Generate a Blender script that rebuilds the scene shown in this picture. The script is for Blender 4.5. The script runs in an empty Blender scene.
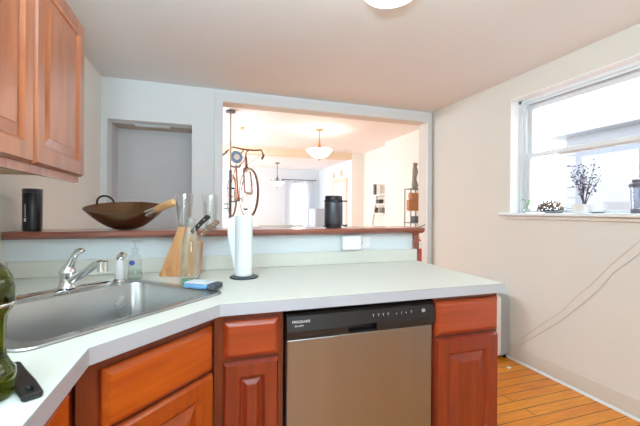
import bpy, bmesh, math, random
from mathutils import Vector, Matrix, Euler

random.seed(7)
PI = math.pi
scene = bpy.context.scene
COL = scene.collection

# ------------------------------------------------------------------ camera
cam_data = bpy.data.cameras.new('camera')
cam = bpy.data.objects.new('camera', cam_data)
COL.objects.link(cam)
cam_data.sensor_fit = 'HORIZONTAL'
cam_data.sensor_width = 36.0
cam_data.lens = 36.0 * 346.64 / 640.0
cam_data.shift_y = -(213.0 - 211.16) / 640.0
cam_data.clip_start = 0.02
cam_data.clip_end = 200
YAW = math.radians(18.13)
ROLL = 0.0059
cam.matrix_world = (Matrix.Translation((0, 0, 1.2273)) @ Matrix.Rotation(-YAW, 4, 'Z')
                    @ Matrix.Rotation(PI / 2, 4, 'X') @ Matrix.Rotation(ROLL, 4, 'Z'))
scene.camera = cam

# ------------------------------------------------------------------ world, lights, exposure
world = bpy.data.worlds.new('world')
scene.world = world
world.use_nodes = True
wn = world.node_tree.nodes
wn['Background'].inputs['Color'].default_value = (0.90, 0.95, 1.0, 1)
wn['Background'].inputs['Strength'].default_value = 7.2

scene.view_settings.view_transform = 'Standard'
scene.view_settings.look = 'None'
scene.view_settings.exposure = -0.14
scene.view_settings.gamma = 1.0
scene.view_settings.use_curve_mapping = False
scene.cycles.max_bounces = 10
scene.cycles.diffuse_bounces = 6
scene.cycles.transparent_max_bounces = 16
scene.cycles.caustics_reflective = False
scene.cycles.caustics_refractive = False
scene.cycles.sample_clamp_indirect = 6.0


def area_light(name, loc, direction, sx, sy, power, color):
    ld = bpy.data.lights.new(name, 'AREA')
    ld.shape = 'RECTANGLE'
    ld.size, ld.size_y = sx, sy
    ld.energy = power
    ld.color = color
    o = bpy.data.objects.new(name, ld)
    COL.objects.link(o)
    o.location = loc
    o.rotation_euler = Vector(direction).to_track_quat('-Z', 'Y').to_euler()
    return o


# added fill lights: behind the camera and at the front rooms' unseen left
area_light('rear_fill', (0.85, -1.80, 1.5), (0, 1, -0.04), 1.0, 0.9, 4.0, (0.66, 0.88, 1.0))
area_light('living_side_fill', (-0.90, 5.4, 1.6), (1, 0, 0), 1.6, 1.4, 90, (0.80, 0.93, 1.0))
area_light('dining_side_fill', (-0.90, 8.0, 1.5), (1, 0.05, 0), 1.6, 1.6, 62, (0.90, 0.96, 1.0))
# added upward fill light, bounced off the kitchen ceiling
area_light('ceiling_bounce_fill', (-0.25, -0.20, 1.55), (-0.12, 0.16, 1), 0.5, 0.5, 114, (0.655, 0.88, 0.99))


# ------------------------------------------------------------------ materials
def new_mat(name):
    m = bpy.data.materials.new(name)
    m.use_nodes = True
    nt = m.node_tree
    return m, nt, nt.nodes['Principled BSDF']


def srgb(r, g, b):
    def f(c):
        c /= 255.0
        return c / 12.92 if c <= 0.04045 else ((c + 0.055) / 1.055) ** 2.4
    return (f(r), f(g), f(b), 1)


def plain(name, rgb, rough=0.5, metal=0.0, coat=0.0, noise=0.03, scale=6.0, bump=0.0):
    m, nt, b = new_mat(name)
    c = srgb(*rgb)
    b.inputs['Roughness'].default_value = rough
    b.inputs['Metallic'].default_value = metal
    b.inputs['Coat Weight'].default_value = coat
    b.inputs['Coat Roughness'].default_value = 0.12
    tc = nt.nodes.new('ShaderNodeTexCoord')
    nz = nt.nodes.new('ShaderNodeTexNoise')
    nz.inputs['Scale'].default_value = scale
    nz.inputs['Detail'].default_value = 4
    nt.links.new(tc.outputs['Object'], nz.inputs['Vector'])
    mx = nt.nodes.new('ShaderNodeMix')
    mx.data_type = 'RGBA'
    mx.inputs['A'].default_value = tuple(max(0, v * (1 - noise)) for v in c[:3]) + (1,)
    mx.inputs['B'].default_value = tuple(min(1, v * (1 + noise)) for v in c[:3]) + (1,)
    nt.links.new(nz.outputs['Fac'], mx.inputs['Factor'])
    nt.links.new(mx.outputs['Result'], b.inputs['Base Color'])
    if bump > 0:
        bp = nt.nodes.new('ShaderNodeBump')
        bp.inputs['Strength'].default_value = bump
        bp.inputs['Distance'].default_value = 0.002
        nz2 = nt.nodes.new('ShaderNodeTexNoise')
        nz2.inputs['Scale'].default_value = scale * 12
        nt.links.new(tc.outputs['Object'], nz2.inputs['Vector'])
        nt.links.new(nz2.outputs['Fac'], bp.inputs['Height'])
        nt.links.new(bp.outputs['Normal'], b.inputs['Normal'])
    return m


def wood(name, c1, c2, c3, stretch=(14, 14, 1.2), rough=0.32, coat=0.5, scale=3.0):
    m, nt, b = new_mat(name)
    b.inputs['Roughness'].default_value = rough
    b.inputs['Coat Weight'].default_value = coat
    b.inputs['Coat Roughness'].default_value = 0.15
    tc = nt.nodes.new('ShaderNodeTexCoord')
    mp = nt.nodes.new('ShaderNodeMapping')
    mp.inputs['Scale'].default_value = stretch
    nt.links.new(tc.outputs['Object'], mp.inputs['Vector'])
    nz = nt.nodes.new('ShaderNodeTexNoise')
    nz.inputs['Scale'].default_value = scale
    nz.inputs['Detail'].default_value = 6
    nz.inputs['Distortion'].default_value = 0.6
    nt.links.new(mp.outputs['Vector'], nz.inputs['Vector'])
    rp = nt.nodes.new('ShaderNodeValToRGB')
    rp.color_ramp.elements[0].position = 0.28
    rp.color_ramp.elements[0].color = srgb(*c1)
    rp.color_ramp.elements[1].position = 0.75
    rp.color_ramp.elements[1].color = srgb(*c3)
    e = rp.color_ramp.elements.new(0.5)
    e.color = srgb(*c2)
    nt.links.new(nz.outputs['Fac'], rp.inputs['Fac'])
    nt.links.new(rp.outputs['Color'], b.inputs['Base Color'])
    return m


def plank_floor(name):
    m, nt, b = new_mat(name)
    b.inputs['Roughness'].default_value = 0.38
    b.inputs['Coat Weight'].default_value = 0.25
    b.inputs['Coat Roughness'].default_value = 0.2
    tc = nt.nodes.new('ShaderNodeTexCoord')
    br = nt.nodes.new('ShaderNodeTexBrick')
    br.offset = 0.37
    br.inputs['Scale'].default_value = 1.0
    br.inputs['Brick Width'].default_value = 0.95
    br.inputs['Row Height'].default_value = 0.083
    br.inputs['Mortar Size'].default_value = 0.0034
    br.inputs['Mortar Smooth'].default_value = 0.3
    br.inputs['Bias'].default_value = 0.0
    br.inputs['Color1'].default_value = srgb(226, 130, 16)
    br.inputs['Color2'].default_value = srgb(238, 152, 26)
    br.inputs['Mortar'].default_value = srgb(110, 54, 12)
    nt.links.new(tc.outputs['Object'], br.inputs['Vector'])
    mp = nt.nodes.new('ShaderNodeMapping')
    mp.inputs['Scale'].default_value = (1.5, 22, 1)
    nt.links.new(tc.outputs['Object'], mp.inputs['Vector'])
    nz = nt.nodes.new('ShaderNodeTexNoise')
    nz.inputs['Scale'].default_value = 3.5
    nz.inputs['Detail'].default_value = 6
    nt.links.new(mp.outputs['Vector'], nz.inputs['Vector'])
    rp = nt.nodes.new('ShaderNodeValToRGB')
    rp.color_ramp.elements[0].color = (0.62, 0.55, 0.45, 1)
    rp.color_ramp.elements[0].position = 0.3
    rp.color_ramp.elements[1].color = (1, 1, 1, 1)
    rp.color_ramp.elements[1].position = 0.62
    nt.links.new(nz.outputs['Fac'], rp.inputs['Fac'])
    mx = nt.nodes.new('ShaderNodeMix')
    mx.data_type = 'RGBA'
    mx.blend_type = 'MULTIPLY'
    mx.inputs['Factor'].default_value = 0.75
    nt.links.new(br.outputs['Color'], mx.inputs['A'])
    nt.links.new(rp.outputs['Color'], mx.inputs['B'])
    nt.links.new(mx.outputs['Result'], b.inputs['Base Color'])
    return m


def brushed(name, rgb, rough, stretch, rvar=0.12, low=0.93):
    m, nt, b = new_mat(name)
    b.inputs['Metallic'].default_value = 0.92
    tc = nt.nodes.new('ShaderNodeTexCoord')
    mp = nt.nodes.new('ShaderNodeMapping')
    mp.inputs['Scale'].default_value = stretch
    nt.links.new(tc.outputs['Object'], mp.inputs['Vector'])
    nz = nt.nodes.new('ShaderNodeTexNoise')
    nz.inputs['Scale'].default_value = 4
    nz.inputs['Detail'].default_value = 5
    nt.links.new(mp.outputs['Vector'], nz.inputs['Vector'])
    mr = nt.nodes.new('ShaderNodeMapRange')
    mr.inputs['To Min'].default_value = rough - rvar / 2
    mr.inputs['To Max'].default_value = rough + rvar / 2
    nt.links.new(nz.outputs['Fac'], mr.inputs['Value'])
    nt.links.new(mr.outputs['Result'], b.inputs['Roughness'])
    c = srgb(*rgb)
    mx = nt.nodes.new('ShaderNodeMix')
    mx.data_type = 'RGBA'
    mx.inputs['A'].default_value = tuple(v * low for v in c[:3]) + (1,)
    mx.inputs['B'].default_value = c
    nt.links.new(nz.outputs['Fac'], mx.inputs['Factor'])
    nt.links.new(mx.outputs['Result'], b.inputs['Base Color'])
    return m


def glass(name, rgb, rough=0.0, ior=1.45, linear=None):
    m, nt, b = new_mat(name)
    b.inputs['Base Color'].default_value = linear or srgb(*rgb)
    b.inputs['Roughness'].default_value = rough
    b.inputs['Transmission Weight'].default_value = 1.0
    b.inputs['IOR'].default_value = ior
    return m


def thin_glass(name, tint=(1, 1, 1, 1), gloss=0.06):
    m, nt, b = new_mat(name)
    nt.nodes.remove(b)
    out = nt.nodes['Material Output']
    tr = nt.nodes.new('ShaderNodeBsdfTransparent')
    tr.inputs['Color'].default_value = tint
    gl = nt.nodes.new('ShaderNodeBsdfGlossy')
    gl.inputs['Roughness'].default_value = 0.03
    lw = nt.nodes.new('ShaderNodeLayerWeight')
    lw.inputs['Blend'].default_value = 0.25
    mr = nt.nodes.new('ShaderNodeMapRange')
    mr.inputs['To Min'].default_value = gloss * 0.5
    mr.inputs['To Max'].default_value = min(1, gloss * 9)
    nt.links.new(lw.outputs['Facing'], mr.inputs['Value'])
    mix = nt.nodes.new('ShaderNodeMixShader')
    nt.links.new(mr.outputs['Result'], mix.inputs['Fac'])
    nt.links.new(tr.outputs['BSDF'], mix.inputs[1])
    nt.links.new(gl.outputs['BSDF'], mix.inputs[2])
    nt.links.new(mix.outputs['Shader'], out.inputs['Surface'])
    return m


def lamp_glass(name, color, strength, base=(245, 240, 228)):
    m, nt, b = new_mat(name)
    b.inputs['Base Color'].default_value = srgb(*base)
    b.inputs['Roughness'].default_value = 0.3
    b.inputs['Emission Color'].default_value = color
    b.inputs['Emission Strength'].default_value = strength
    return m


def sheer(name):
    m, nt, b = new_mat(name)
    nt.nodes.remove(b)
    out = nt.nodes['Material Output']
    tl = nt.nodes.new('ShaderNodeBsdfTranslucent')
    tl.inputs['Color'].default_value = (0.95, 0.96, 0.98, 1)
    df = nt.nodes.new('ShaderNodeBsdfDiffuse')
    df.inputs['Color'].default_value = (0.9, 0.91, 0.93, 1)
    mix = nt.nodes.new('ShaderNodeMixShader')
    mix.inputs['Fac'].default_value = 0.6
    nt.links.new(df.outputs['BSDF'], mix.inputs[1])
    nt.links.new(tl.outputs['BSDF'], mix.inputs[2])
    nt.links.new(mix.outputs['Shader'], out.inputs['Surface'])
    return m


M = {
    'side_wall': plain('cream_wall_paint', (221, 219, 212), 0.7, noise=0.02, scale=3, bump=0.05),
    'left_wall': plain('cream_wall_paint_lit', (243, 243, 238), 0.7, noise=0.02, scale=3, bump=0.05),  # side wall paint made lighter, standing in for light on this wall
    'half_wall': plain('white_wall_paint_shaded', (216, 224, 228), 0.6, noise=0.015, scale=3, bump=0.04),  # back wall paint darkened: shade on the half wall put into colour
    'back_wall': plain('cool_white_wall_paint', (233, 240, 244), 0.65, noise=0.015, scale=3, bump=0.04),
    'grey_wall': plain('grey_closet_paint', (218, 218, 221), 0.7, noise=0.02),
    'alcove_ceiling': plain('tan_alcove_ceiling', (196, 184, 170), 0.8),
    'ceiling': plain('ceiling_paint', (230, 232, 233), 0.85, noise=0.02, scale=2, bump=0.04),
    'living_wall': plain('warm_cream_paint', (242, 238, 232), 0.7, noise=0.01),
    'living_ceiling': plain('white_ceiling_paint', (247, 247, 248), 0.8, noise=0.01),
    'beam': plain('tan_beam_paint', (234, 216, 190), 0.7, noise=0.01),
    'dining_wall': plain('pale_blue_paint', (222, 230, 236), 0.7, noise=0.01),
    'trim_lit': plain('white_trim_paint_lit', (248, 251, 253), 0.4, noise=0.005),  # trim paint brightened to carry the daylight on the window reveal
    'trim': plain('white_trim_paint', (228, 235, 240), 0.4, noise=0.01),
    'baseboard': plain('greige_vinyl_baseboard', (212, 207, 197), 0.5, noise=0.03, scale=5),
    'floor': plank_floor('oak_strip_floor'),
    'cherry': wood('cherry_cabinet_wood', (146, 56, 9), (164, 68, 13), (178, 80, 19)),
    'cherry_h': wood('cherry_cabinet_wood_flat_grain', (166, 68, 10), (182, 80, 13), (196, 92, 18), stretch=(1.2, 14, 14)),
    'cherry_dark': wood('dark_cherry_frame_wood', (86, 30, 16), (108, 38, 20), (124, 48, 26)),
    'cherry_red': wood('red_cherry_wood', (112, 37, 20), (128, 44, 24), (142, 52, 29)),
    'cherry_red_h': wood('red_cherry_wood_flat_grain', (142, 53, 23), (156, 61, 28), (170, 71, 34), stretch=(1.2, 14, 14)),
    'upper': wood('upper_cabinet_wood', (156, 82, 42), (178, 102, 58), (196, 118, 74), stretch=(6, 6, 0.8), rough=0.3, coat=0.75),
    'upper_raw': plain('pale_cabinet_underside', (196, 164, 124), 0.6),
    'ledge': wood('stained_ledge_wood', (112, 54, 40), (138, 74, 58), (160, 92, 72), stretch=(1.2, 14, 14), rough=0.28, coat=0.6),
    'laminate': plain('white_laminate', (210, 210, 201), 0.35, noise=0.015, scale=40),
    'laminate_shaded': plain('white_laminate_shaded', (178, 182, 190), 0.4, noise=0.02, scale=30),  # worktop laminate darkened: front edge shade painted into the colour
    'rim_shadow': plain('grey_rim_shadow', (120, 114, 104), 0.6),  # tone of the shadow line drawn round the sink rim
    'steel': brushed('brushed_dishwasher_steel', (156, 160, 164), 0.29, (3, 3, 0.12), 0.06, 0.82),
    'sink_steel': brushed('satin_sink_steel', (186, 187, 186), 0.28, (1.5, 1.5, 1.5), 0.05),
    'chrome': plain('chrome', (225, 226, 228), 0.08, metal=1.0, noise=0.0),
    'black': plain('black_plastic', (24, 24, 26), 0.32, noise=0.05),
    'black_satin': plain('black_satin_metal', (62, 64, 72), 0.34, metal=0.25, noise=0.04),
    'dark_gap': plain('dark_recess', (16, 14, 14), 0.7),
    'white_plastic': plain('white_plastic', (236, 237, 238), 0.35, noise=0.005),
    'grey_plastic': plain('grey_plastic', (168, 172, 174), 0.4, noise=0.01),
    'print_white': plain('white_print', (225, 225, 225), 0.5, noise=0.0),
    'paper': plain('paper_towel', (226, 229, 231), 0.9, noise=0.01, bump=0.2),
    'wok': plain('seasoned_carbon_steel', (112, 82, 56), 0.27, metal=0.75, noise=0.35, scale=9),
    'wok_dark': plain('blackened_steel', (40, 34, 32), 0.4, metal=0.5, noise=0.2),
    'pale_wood': wood('pale_handle_wood', (188, 140, 92), (206, 160, 112), (220, 180, 132), stretch=(1.5, 10, 10), rough=0.5, coat=0.1),
    'block_wood': wood('knife_block_wood', (176, 112, 66), (206, 148, 98), (224, 174, 126), stretch=(9, 12, 1.5), rough=0.45, coat=0.15),
    'walnut': plain('walnut_handle', (142, 112, 88), 0.45, noise=0.12, scale=20),
    'blade': plain('knife_steel', (205, 206, 208), 0.2, metal=1.0, noise=0.02),
    'clear': thin_glass('clear_glass', (0.97, 0.98, 0.98, 1), 0.14),
    'teal_glass': thin_glass('pale_teal_glass', (0.955, 0.985, 0.98, 1), 0.10),
    'teal_base': thin_glass('teal_glass_base', (0.48, 0.82, 0.80, 1), 0.06),
    'green_glass': glass('dark_green_glass', (0, 0, 0), linear=(0.055, 0.062, 0.004, 1)),
    'clear_plastic': thin_glass('clear_plastic', (0.94, 0.96, 0.97, 1), 0.05),
    'soap': thin_glass('pale_soap', (0.90, 0.95, 0.90, 1), 0.03),
    'blue': plain('blue_label', (60, 92, 170), 0.5),
    'sponge': plain('blue_sponge', (122, 176, 226), 0.9, noise=0.12, scale=60, bump=0.4),
    'scour': plain('grey_scouring_pad', (206, 216, 222), 0.95, noise=0.15, scale=80, bump=0.5),
    'dark_scour': plain('dark_scrubber', (78, 84, 92), 0.8, noise=0.2, scale=60, bump=0.4),
    'pane': thin_glass('window_pane'),
    'lamp': lamp_glass('lit_lamp_dome', (1.0, 0.97, 0.86, 1), 4.5),
    'pendant': lamp_glass('lit_pendant_bowl', (1.0, 0.95, 0.88, 1), 8),
    'pendant_cool': lamp_glass('lit_dining_pendant', (1.0, 0.94, 0.86, 1), 1.6),
    'brass': plain('brass', (190, 140, 80), 0.3, metal=0.9, noise=0.02),
    'pole_metal': plain('pale_bronze_pole', (190, 170, 150), 0.4, metal=0.4),
    'iron': plain('dark_iron', (96, 92, 90), 0.4, metal=0.6),
    'sheer': sheer('sheer_curtain'),
    'frame_copper': plain('copper_bike_paint', (132, 86, 58), 0.3, metal=0.5),
    'tire': plain('brown_tyre_rubber', (110, 84, 70), 0.7, noise=0.06),
    'rim': plain('alloy_rim', (190, 188, 186), 0.3, metal=0.8),
    'leather': plain('tan_leather', (186, 126, 78), 0.55, noise=0.08),
    'dark_leather': plain('dark_brown_leather', (88, 64, 52), 0.55),
    'light_blue': plain('light_blue_disc', (126, 156, 190), 0.4),
    'teal_paint': plain('teal_painted_metal', (110, 150, 150), 0.5),
    'red': plain('red_extinguisher_paint', (186, 34, 26), 0.3, coat=0.3),
    'white_paint': plain('white_shelf_paint', (244, 242, 238), 0.45),
    'book_grey': plain('grey_book', (128, 126, 120), 0.7),
    'book_tan': plain('tan_book', (178, 158, 128), 0.7),
    'book_white': plain('white_book', (226, 220, 210), 0.7),
    'book_dark': plain('dark_book', (70, 66, 64), 0.7),
    'rack_metal': plain('grey_rack_metal', (130, 132, 132), 0.35, metal=0.7),
    'scarf': plain('mottled_grey_knit', (150, 142, 132), 0.9, noise=0.5, scale=30),
    'slate_cloth': plain('slate_cloth', (110, 116, 130), 0.9),
    'sofa': plain('grey_green_upholstery', (176, 178, 170), 0.9, noise=0.05, scale=30),
    'dark_cloth': plain('charcoal_cloth', (62, 64, 70), 0.9),
    'cupboard': plain('blue_grey_cupboard_paint', (176, 184, 194), 0.5),
    'pot': plain('white_ceramic', (242, 243, 242), 0.35),
    'twig': plain('dried_twig', (86, 80, 90), 0.8, noise=0.1),
    'bud': plain('dried_bud', (100, 94, 112), 0.9, noise=0.15),
    'dried': plain('dried_flower_heads', (160, 144, 128), 0.9, noise=0.25, scale=40),
    'leaf': plain('fresh_green_leaf', (110, 190, 70), 0.5),
    'dish': plain('blue_grey_dish', (136, 148, 160), 0.3),
    'smoke_plastic': plain('smoke_purple_plastic', (96, 92, 106), 0.35),
    'jar_plastic': thin_glass('tinted_jar_plastic', (0.82, 0.83, 0.88, 1), 0.05),
    'siding': plain('white_house_siding', (146, 152, 160), 0.7, noise=0.01),
    'house_trim': plain('pale_grey_trim', (118, 126, 138), 0.6),
    'ground': plain('pale_concrete', (200, 200, 198), 0.9),
    'cord': plain('white_cord', (206, 198, 188), 0.5),
    'cord_grey': plain('grey_cord', (186, 178, 168), 0.5),
    'scrap': plain('white_paper_scrap', (240, 238, 232), 0.8),
    'picture': plain('tan_picture', (214, 200, 176), 0.7),
    'caulk': plain('grey_edge_seam', (150, 152, 156), 0.6),
}


# ------------------------------------------------------------------ mesh builder
class MB:
    def __init__(self):
        self.bm = bmesh.new()

    def loft(self, loops, cap0=True, cap1=True, close=True):
        bm = self.bm
        rings = [[bm.verts.new(p) for p in lp] for lp in loops]
        n = len(rings[0])
        for a, b in zip(rings[:-1], rings[1:]):
            for i in range(n if close else n - 1):
                j = (i + 1) % n
                bm.faces.new((a[i], a[j], b[j], b[i]))
        if cap0:
            bm.faces.new(list(reversed(rings[0])))
        if cap1:
            bm.faces.new(rings[-1])
        return self

    def box(self, x0, x1, y0, y1, z0, z1, mat=None):
        lo = [(x0, y0, z0), (x1, y0, z0), (x1, y1, z0), (x0, y1, z0)]
        hi = [(x, y, z1) for x, y, _ in lo]
        if mat is not None:
            lo = [mat @ Vector(p) for p in lo]
            hi = [mat @ Vector(p) for p in hi]
        return self.loft([lo, hi])

    def prism(self, poly, z0, z1):
        return self.loft([[(x, y, z0) for x, y in poly], [(x, y, z1) for x, y in poly]])

    def extrude(self, pts, vec):
        v = Vector(vec)
        return self.loft([[Vector(p) for p in pts], [Vector(p) + v for p in pts]])

    def ring(self, c, axis, r, n, ref=None):
        axis = Vector(axis).normalized()
        if ref is None:
            ref = Vector((0, 0, 1)) if abs(axis.z) < 0.9 else Vector((1, 0, 0))
        u = axis.cross(ref).normalized()
        v = axis.cross(u).normalized()
        return [Vector(c) + r * (math.cos(2 * PI * i / n) * u + math.sin(2 * PI * i / n) * v) for i in range(n)]

    def cyl(self, p0, p1, r0, r1=None, n=20):
        r1 = r0 if r1 is None else r1
        ax = Vector(p1) - Vector(p0)
        a, b = self.ring(p0, ax, r0, n), self.ring(p1, ax, r1, n)
        return self.loft([a, b])

    def tube(self, pts, r, n=8, closed=False):
        pts = [Vector(p) for p in pts]
        rs = r if isinstance(r, (list, tuple)) else [r] * len(pts)
        loops = []
        m = len(pts)
        tan = []
        for i in range(m):
            if closed:
                t = pts[(i + 1) % m] - pts[(i - 1) % m]
            else:
                t = pts[min(i + 1, m - 1)] - pts[max(i - 1, 0)]
            tan.append(t.normalized())
        ref = Vector((0, 0, 1)) if abs(tan[0].z) < 0.9 else Vector((1, 0, 0))
        u = tan[0].cross(ref).normalized()
        for i in range(m):
            u = (u - tan[i] * u.dot(tan[i])).normalized()
            v = tan[i].cross(u)
            loops.append([pts[i] + rs[i] * (math.cos(2 * PI * k / n) * u + math.sin(2 * PI * k / n) * v) for k in range(n)])
        if closed:
            loops.append(loops[0])
            bm = self.bm
            rings = [[bm.verts.new(p) for p in lp] for lp in loops[:-1]]
            for a in range(m):
                A, B = rings[a], rings[(a + 1) % m]
                for i in range(n):
                    j = (i + 1) % n
                    bm.faces.new((A[i], A[j], B[j], B[i]))
            return self
        return self.loft(loops)

    def lathe(self, prof, n=32, c=(0, 0, 0), axis_mat=None):
        """profile of (r, z); r = 0 at an end closes it"""
        bm = self.bm
        rings = []
        for r, z in prof:
            if r < 1e-6:
                p = Vector((0, 0, z))
                p = (axis_mat @ p) if axis_mat is not None else p
                rings.append([bm.verts.new(p + Vector(c))])
            else:
                lp = []
                for i in range(n):
                    p = Vector((r * math.cos(2 * PI * i / n), r * math.sin(2 * PI * i / n), z))
                    p = (axis_mat @ p) if axis_mat is not None else p
                    lp.append(bm.verts.new(p + Vector(c)))
                rings.append(lp)
        for a, b in zip(rings[:-1], rings[1:]):
            if len(a) == 1 and len(b) == 1:
                continue
            for i in range(n):
                j = (i + 1) % n
                if len(a) == 1:
                    bm.faces.new((a[0], b[j], b[i]))
                elif len(b) == 1:
                    bm.faces.new((a[i], a[j], b[0]))
                else:
                    bm.faces.new((a[i], a[j], b[j], b[i]))
        return self

    def sphere(self, c, r, sx=1, sy=1, sz=1, sub=2):
        mat = Matrix.Translation(c) @ Matrix.Diagonal((sx * r, sy * r, sz * r, 1))
        bmesh.ops.create_icosphere(self.bm, subdivisions=sub, radius=1, matrix=mat)
        return self

    def torus(self, c, axis, R, r, n=40, k=8):
        pts = self.ring(c, axis, R, n)
        return self.tube(pts, r, k, closed=True)

    def build(self, name, mat, parent=None, smooth=False, bevel=0.0, loc=None, seg=2, angle=40):
        bm = self.bm
        bmesh.ops.recalc_face_normals(bm, faces=bm.faces)
        me = bpy.data.meshes.new(name)
        bm.to_mesh(me)
        bm.free()
        o = bpy.data.objects.new(name, me)
        COL.objects.link(o)
        me.materials.append(M[mat] if isinstance(mat, str) else mat)
        if smooth:
            for p in me.polygons:
                p.use_smooth = True
            me.set_sharp_from_angle(angle=math.radians(angle))
        if bevel > 0:
            md = o.modifiers.new('bevel', 'BEVEL')
            md.width = bevel
            md.segments = seg
            md.limit_method = 'ANGLE'
            md.angle_limit = math.radians(35)
        if parent is not None:
            o.parent = parent
        if loc is not None:
            o.location = loc
        return o


def tag(o, label, cat, group=None, kind=None):
    o['label'] = label
    o['category'] = cat
    if group:
        o['group'] = group
    if kind:
        o['kind'] = kind
    return o


def thing(name, label, cat, loc=(0, 0, 0), rotz=0.0, group=None, kind=None):
    o = bpy.data.objects.new(name, None)
    COL.objects.link(o)
    o.empty_display_size = 0.05
    o.location = loc
    o.rotation_euler = (0, 0, rotz)
    return tag(o, label, cat, group, kind)


def struct(name, mb, mat, label=None, cat=None, parent=None, **kw):
    o = mb.build(name, mat, parent, **kw)
    if parent is None:
        o['kind'] = 'structure'
        o['label'] = label or name.replace('_', ' ')
        o['category'] = cat or name.split('_')[0]
    return o


def dup(root, loc, rotz=None, label=None):
    r = root.copy()
    COL.objects.link(r)
    r.location = loc
    if rotz is not None:
        r.rotation_euler = (0, 0, rotz)
    if label:
        r['label'] = label
    for ch in list(root.children):
        c = ch.copy()
        COL.objects.link(c)
        c.parent = r
        for g in list(ch.children):
            d = g.copy()
            COL.objects.link(d)
            d.parent = c
    return r


def text_mesh(name, body, size, mat, parent, matrix, depth=0.0004, spacing=1.0):
    cu = bpy.data.curves.new(name, 'FONT')
    cu.body = body
    cu.size = size
    cu.extrude = depth
    cu.align_x = 'LEFT'
    cu.space_character = spacing
    tmp = bpy.data.objects.new(name + '_tmp', cu)
    COL.objects.link(tmp)
    dg = bpy.context.evaluated_depsgraph_get()
    me = bpy.data.meshes.new_from_object(tmp.evaluated_get(dg))
    bpy.data.objects.remove(tmp)
    bpy.data.curves.remove(cu)
    me.transform(matrix)
    me.materials.clear()
    me.materials.append(M[mat])
    o = bpy.data.objects.new(name, me)
    COL.objects.link(o)
    o.parent = parent
    return o


def rrect(x0, x1, y0, y1, r, k=6):
    pts = []
    for cx, cy, a0 in ((x1 - r, y1 - r, 0), (x0 + r, y1 - r, PI / 2), (x0 + r, y0 + r, PI), (x1 - r, y0 + r, 1.5 * PI)):
        for i in range(k + 1):
            a = a0 + i * PI / 2 / k
            pts.append((cx + r * math.cos(a), cy + r * math.sin(a)))
    return pts


# ------------------------------------------------------------------ room measures (metres)
XL, XR = -0.851, 2.436            # kitchen side walls
YB, YB2 = 3.355, 3.51             # back wall, its two faces
YR = -1.9                         # wall behind the camera
H = 2.354                         # kitchen ceiling
HL, HD = 2.45, 2.35               # living and dining ceilings
YBEAM = 6.70
YF = 9.10                         # far dining wall
XJ, XJ2 = 2.99, 3.15              # living room right wall and its set-back stretch
OPX0, OPX1, OPZ = 0.136, 2.372, 2.245     # wide cased opening
NX0, NX1, NZ = -0.804, -0.129, 2.004      # doorway to the closet

# floor and ceilings
struct('floor', MB().box(-1.2, 3.4, YR - 0.15, YF + 0.15, -0.08, 0.0), 'floor', 'honey oak strip floor', 'floor')
struct('ceiling', MB().box(XL - 0.12, XR + 0.12, YR - 0.12, YB2, H, H + 0.14), 'ceiling', 'kitchen ceiling', 'ceiling')
struct('ceiling_living', MB().box(-1.15, 3.4, YB2, YBEAM + 0.14, HL, HL + 0.12), 'living_ceiling', 'living room ceiling', 'ceiling')
struct('ceiling_dining', MB().box(-1.15, 3.4, YBEAM + 0.14, YF + 0.12, HD, HD + 0.12), 'living_ceiling', 'dining room ceiling', 'ceiling')

# kitchen walls
struct('wall_left', MB().box(XL - 0.12, XL, YR, YB2, 0, H), 'left_wall', 'cream left kitchen wall', 'wall')
WY0, WY1, WZ0, WZ1 = 0.98, 2.28, 1.200, 2.170   # kitchen window hole
b = MB()
b.box(XR, XR + 0.16, YR, WY0, 0, H)
b.box(XR, XR + 0.16, WY1, YB2, 0, H)
b.box(XR, XR + 0.16, WY0, WY1, 0, WZ0)
b.box(XR, XR + 0.16, WY0, WY1, WZ1, H)
struct('wall_right', b, 'side_wall', 'cream right kitchen wall under and around the window', 'wall')
b = MB()
b.box(XL, NX0, YB, YB2, 0, H)
b.box(NX0, NX1, YB, YB2, NZ, H)
b.box(NX1, OPX0, YB, YB2, 0, H)
b.box(OPX0, OPX1, YB, YB2, OPZ, H)
b.box(OPX1, XR, YB, YB2, 0, H)
struct('wall_back', b, 'back_wall', 'cool white back kitchen wall with the wide opening', 'wall')
b = MB()
b.box(XL, 0.30, YR - 0.12, YR, 0, H)
b.box(1.40, XR, YR - 0.12, YR, 0, H)
b.box(0.30, 1.40, YR - 0.12, YR, 0, 1.02)
b.box(0.30, 1.40, YR - 0.12, YR, 1.98, H)
struct('wall_rear', b, 'side_wall', 'wall behind the camera', 'wall')

# lining of the wide opening (warm cream jamb and soffit) and its white casing
b = MB()
b.box(OPX0 - 0.004, OPX0 + 0.006, YB + 0.012, YB2, 0, OPZ)
b.box(OPX1 - 0.006, OPX1 + 0.004, YB + 0.012, YB2, 0, OPZ)
b.box(OPX0, OPX1, YB + 0.012, YB2, OPZ - 0.006, OPZ + 0.004)
struct('trim_1', b, 'side_wall', 'cream lining of the wide opening', 'trim')
b = MB()
b.box(OPX0 - 0.072, OPX0 + 0.004, YB - 0.014, YB + 0.012, 0, OPZ)
b.box(OPX1 - 0.004, OPX1 + 0.058, YB - 0.014, YB + 0.012, 0, OPZ)
b.box(OPX0 - 0.072, OPX1 + 0.058, YB - 0.014, YB + 0.012, OPZ - 0.004, OPZ + 0.078)
struct('trim_2', b, 'trim', 'white casing round the wide opening', 'trim', bevel=0.004)

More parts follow.
